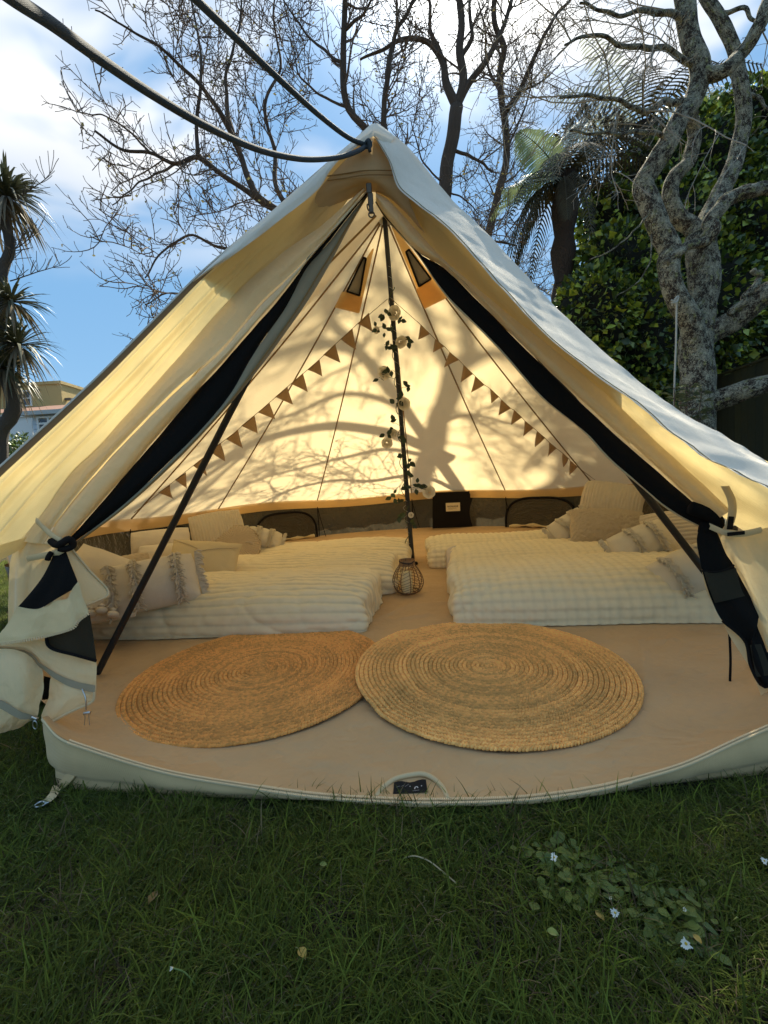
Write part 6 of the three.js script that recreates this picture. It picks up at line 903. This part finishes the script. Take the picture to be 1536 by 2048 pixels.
{ // broad-leaved daisy plants in a patch, bottom right
  const r = rng(717), lm = [0, 1, 2].map((k) => P_({ color: rgb(0.085 + 0.035 * k, 0.14 + 0.035 * k, 0.022), roughness: 0.5, transmission: 0.2, bumpMap: rep(texGrain, 6), bumpScale: 0.001 }));
  const shapes = [0, 1, 2].map((k) => { const mb = new MB(); mb.grid(6, 8, (u, v) => { const w = (0.18 + 0.82 * Math.pow(Math.sin(Math.PI * Math.pow(v, 1.5) * 0.98 + 0.03), 0.8)) * 0.36 * (1 - Math.pow(v, 9)), s = (u - 0.5) * 2; return [s * w, 0.28 * Math.sin(v * 2.0) + 0.10 * Math.abs(s) * w + 0.03 * Math.sin(v * 9 + k), v, u, v]; }); return mb.geo(); });
  const spots = [[1085, 1725], [1120, 1760], [1150, 1722], [1165, 1780], [1205, 1750], [1230, 1795], [1262, 1760], [1290, 1815], [1322, 1782], [1340, 1842], [1372, 1815], [1362, 1885], [1395, 1862], [1300, 1860], [1110, 1795]];
  const w0 = onY(1250, 1800, 0), g = thing('weed_patch', 'patch of low broad-leaved daisy plants in the lawn at lower right', 'weeds', w0);
  for (const [x, y] of spots) {
    const c = onY(x, y, 0).setY(0), n = 26; c.y = groundY(c.x, c.z); c.sub(w0);
    for (let k = 0; k < n; k++) { const m = new THREE.Mesh(shapes[k % 3], lm[Math.floor(r() * 3)]); m.name = 'leaf'; const s = 0.011 + 0.024 * r() * (0.4 + 0.6 * r()); m.scale.set(s, s * 0.7, s * (0.75 + 0.4 * r())); m.rotation.set((r() - 0.6) * 0.5, k / n * TAU + r(), (r() - 0.5) * 0.4, 'YXZ'); m.position.set(c.x + (r() - 0.5) * 0.085, c.y + 0.006 + 0.018 * r(), c.z + (r() - 0.5) * 0.07); m.castShadow = m.receiveShadow = true; g.add(m); }
  }
  const petal = P_({ color: rgb(0.88, 0.85, 0.74), transmission: 0.3, roughness: 0.8 }), eye = S_({ color: rgb(0.55, 0.36, 0.03), roughness: 0.9 }), stem = S_({ color: rgb(0.16, 0.22, 0.06) });
  const flower = (label, hx, hy, hgt, bx, by, size, tilt, closed) => {
    size *= 0.7; const h = onY(hx, hy, hgt), b = onY(bx, by, 0.002), g = thing('daisy', label, 'flower', b), e = new THREE.Matrix4().makeRotationFromEuler(new THREE.Euler(tilt, 0, tilt * 0.6));
    const st = new MB(); st.tube(crv([b, b.clone().lerp(h, 0.5).add(V(0, 0.008, 0)), h], 12), 0.0011, 6); put('stem', st.geo(), stem, g);
    const pm = new MB(), n = 16; for (let k = 0; k < n; k++) { const a = k / n * TAU, L = size * (0.6 + 0.6 * r()); pm.grid(2, 3, (u, v) => { const w = (u - 0.5) * 0.36 * size * Math.sin(0.5 + v * 2.2), out = closed ? L * (0.15 + 0.35 * v) : L * (0.2 + 0.8 * v), up = closed ? L * 0.9 * v : L * (0.2 * v); const p = V(Math.cos(a) * out - Math.sin(a) * w, up, Math.sin(a) * out + Math.cos(a) * w).applyMatrix4(e).add(h); return [p.x, p.y, p.z, u, v]; }); } put('petals', pm.geo(), petal, g);
    const ey = new THREE.SphereGeometry(size * 0.26, 12, 8); ey.scale(1, 0.5, 1); ey.applyMatrix4(e); ey.translate(h.x, h.y + size * 0.06, h.z); put('flower_centre', ey, eye, g);
  };
  flower('white daisy standing above the upper left corner of the weed patch', 1108, 1715, 0.045, 1102, 1752, 0.010, 0.5, false);
  flower('small half-closed white daisy beside the middle of the weed patch', 1222, 1795, 0.03, 1226, 1808, 0.007, 0.9, true);
  flower('white daisy just below the middle of the weed patch', 1230, 1826, 0.03, 1236, 1836, 0.010, 0.7, false);
  flower('small white daisy at the right of the weed patch', 1369, 1820, 0.03, 1386, 1842, 0.008, 0.6, true);
  flower('largest white daisy, ragged, at the lower right of the weed patch', 1372, 1888, 0.03, 1378, 1900, 0.012, 1.0, false);
  flower('lone white daisy leaning left on a pale stem in the lower left grass', 346, 1936, 0.045, 392, 1970, 0.008, 0.9, true);
  flower('white daisy at the right edge of the lawn', 1529, 1722, 0.03, 1532, 1730, 0.008, 0.7, false);
  const fallen = (label, x, y, s, yaw, mat) => { s *= 0.78; const c = onY(x, y, 0.02), mb = new MB(); mb.grid(6, 10, (u, v) => { const w = 0.34 * Math.sin(Math.PI * Math.pow(v, 0.9)) * (u - 0.5) * 2; const p = V(w * s, 0.16 * s * Math.abs(u - 0.5) * 2 + 0.08 * s * Math.sin(v * 4), (v - 0.5) * s).applyAxisAngle(V(0, 1, 0), yaw); return [c.x + p.x, c.y + p.y, c.z + p.z, u, v]; }); tag(mb.build('fallen_leaf', mat), label, 'leaf'); };
  const yl = P_({ color: rgb(0.46, 0.31, 0.07), transmission: 0.2 }), bl = P_({ color: rgb(0.22, 0.13, 0.04), transmission: 0.1 }), gl = P_({ color: rgb(0.30, 0.33, 0.08), transmission: 0.2 });
  fallen('bright yellow fallen leaf in the grass at bottom centre left', 605, 1909, 0.028, 0.7, yl); fallen('brown dry leaf standing in the grass at left', 306, 1797, 0.032, -0.2, bl); fallen('small olive yellow leaf on the grass at centre', 647, 1731, 0.022, 1.3, gl); fallen('pale green fallen leaf below the weed patch', 1106, 1868, 0.026, 1.2, gl); fallen('yellow leaf under the weed patch middle', 1200, 1833, 0.024, 0.4, yl); fallen('small yellow leaf at the bottom right of the weed patch', 1395, 1880, 0.02, 0.3, yl);
  const sk = new MB(); sk.tube(crv([[808, 1716, 0.015], [830, 1712, 0.03], [858, 1722, 0.028], [885, 1743, 0.022], [912, 1766, 0.012]].map(([x, y, h]) => onY(x, y, h)), 20), 0.0013, 6); tag(sk.build('dry_stalk', S_({ color: rgb(0.45, 0.36, 0.2) })), 'thin dry bent stalk lying on the grass at centre right', 'stalk');
}

renderer.render(scene, camera);
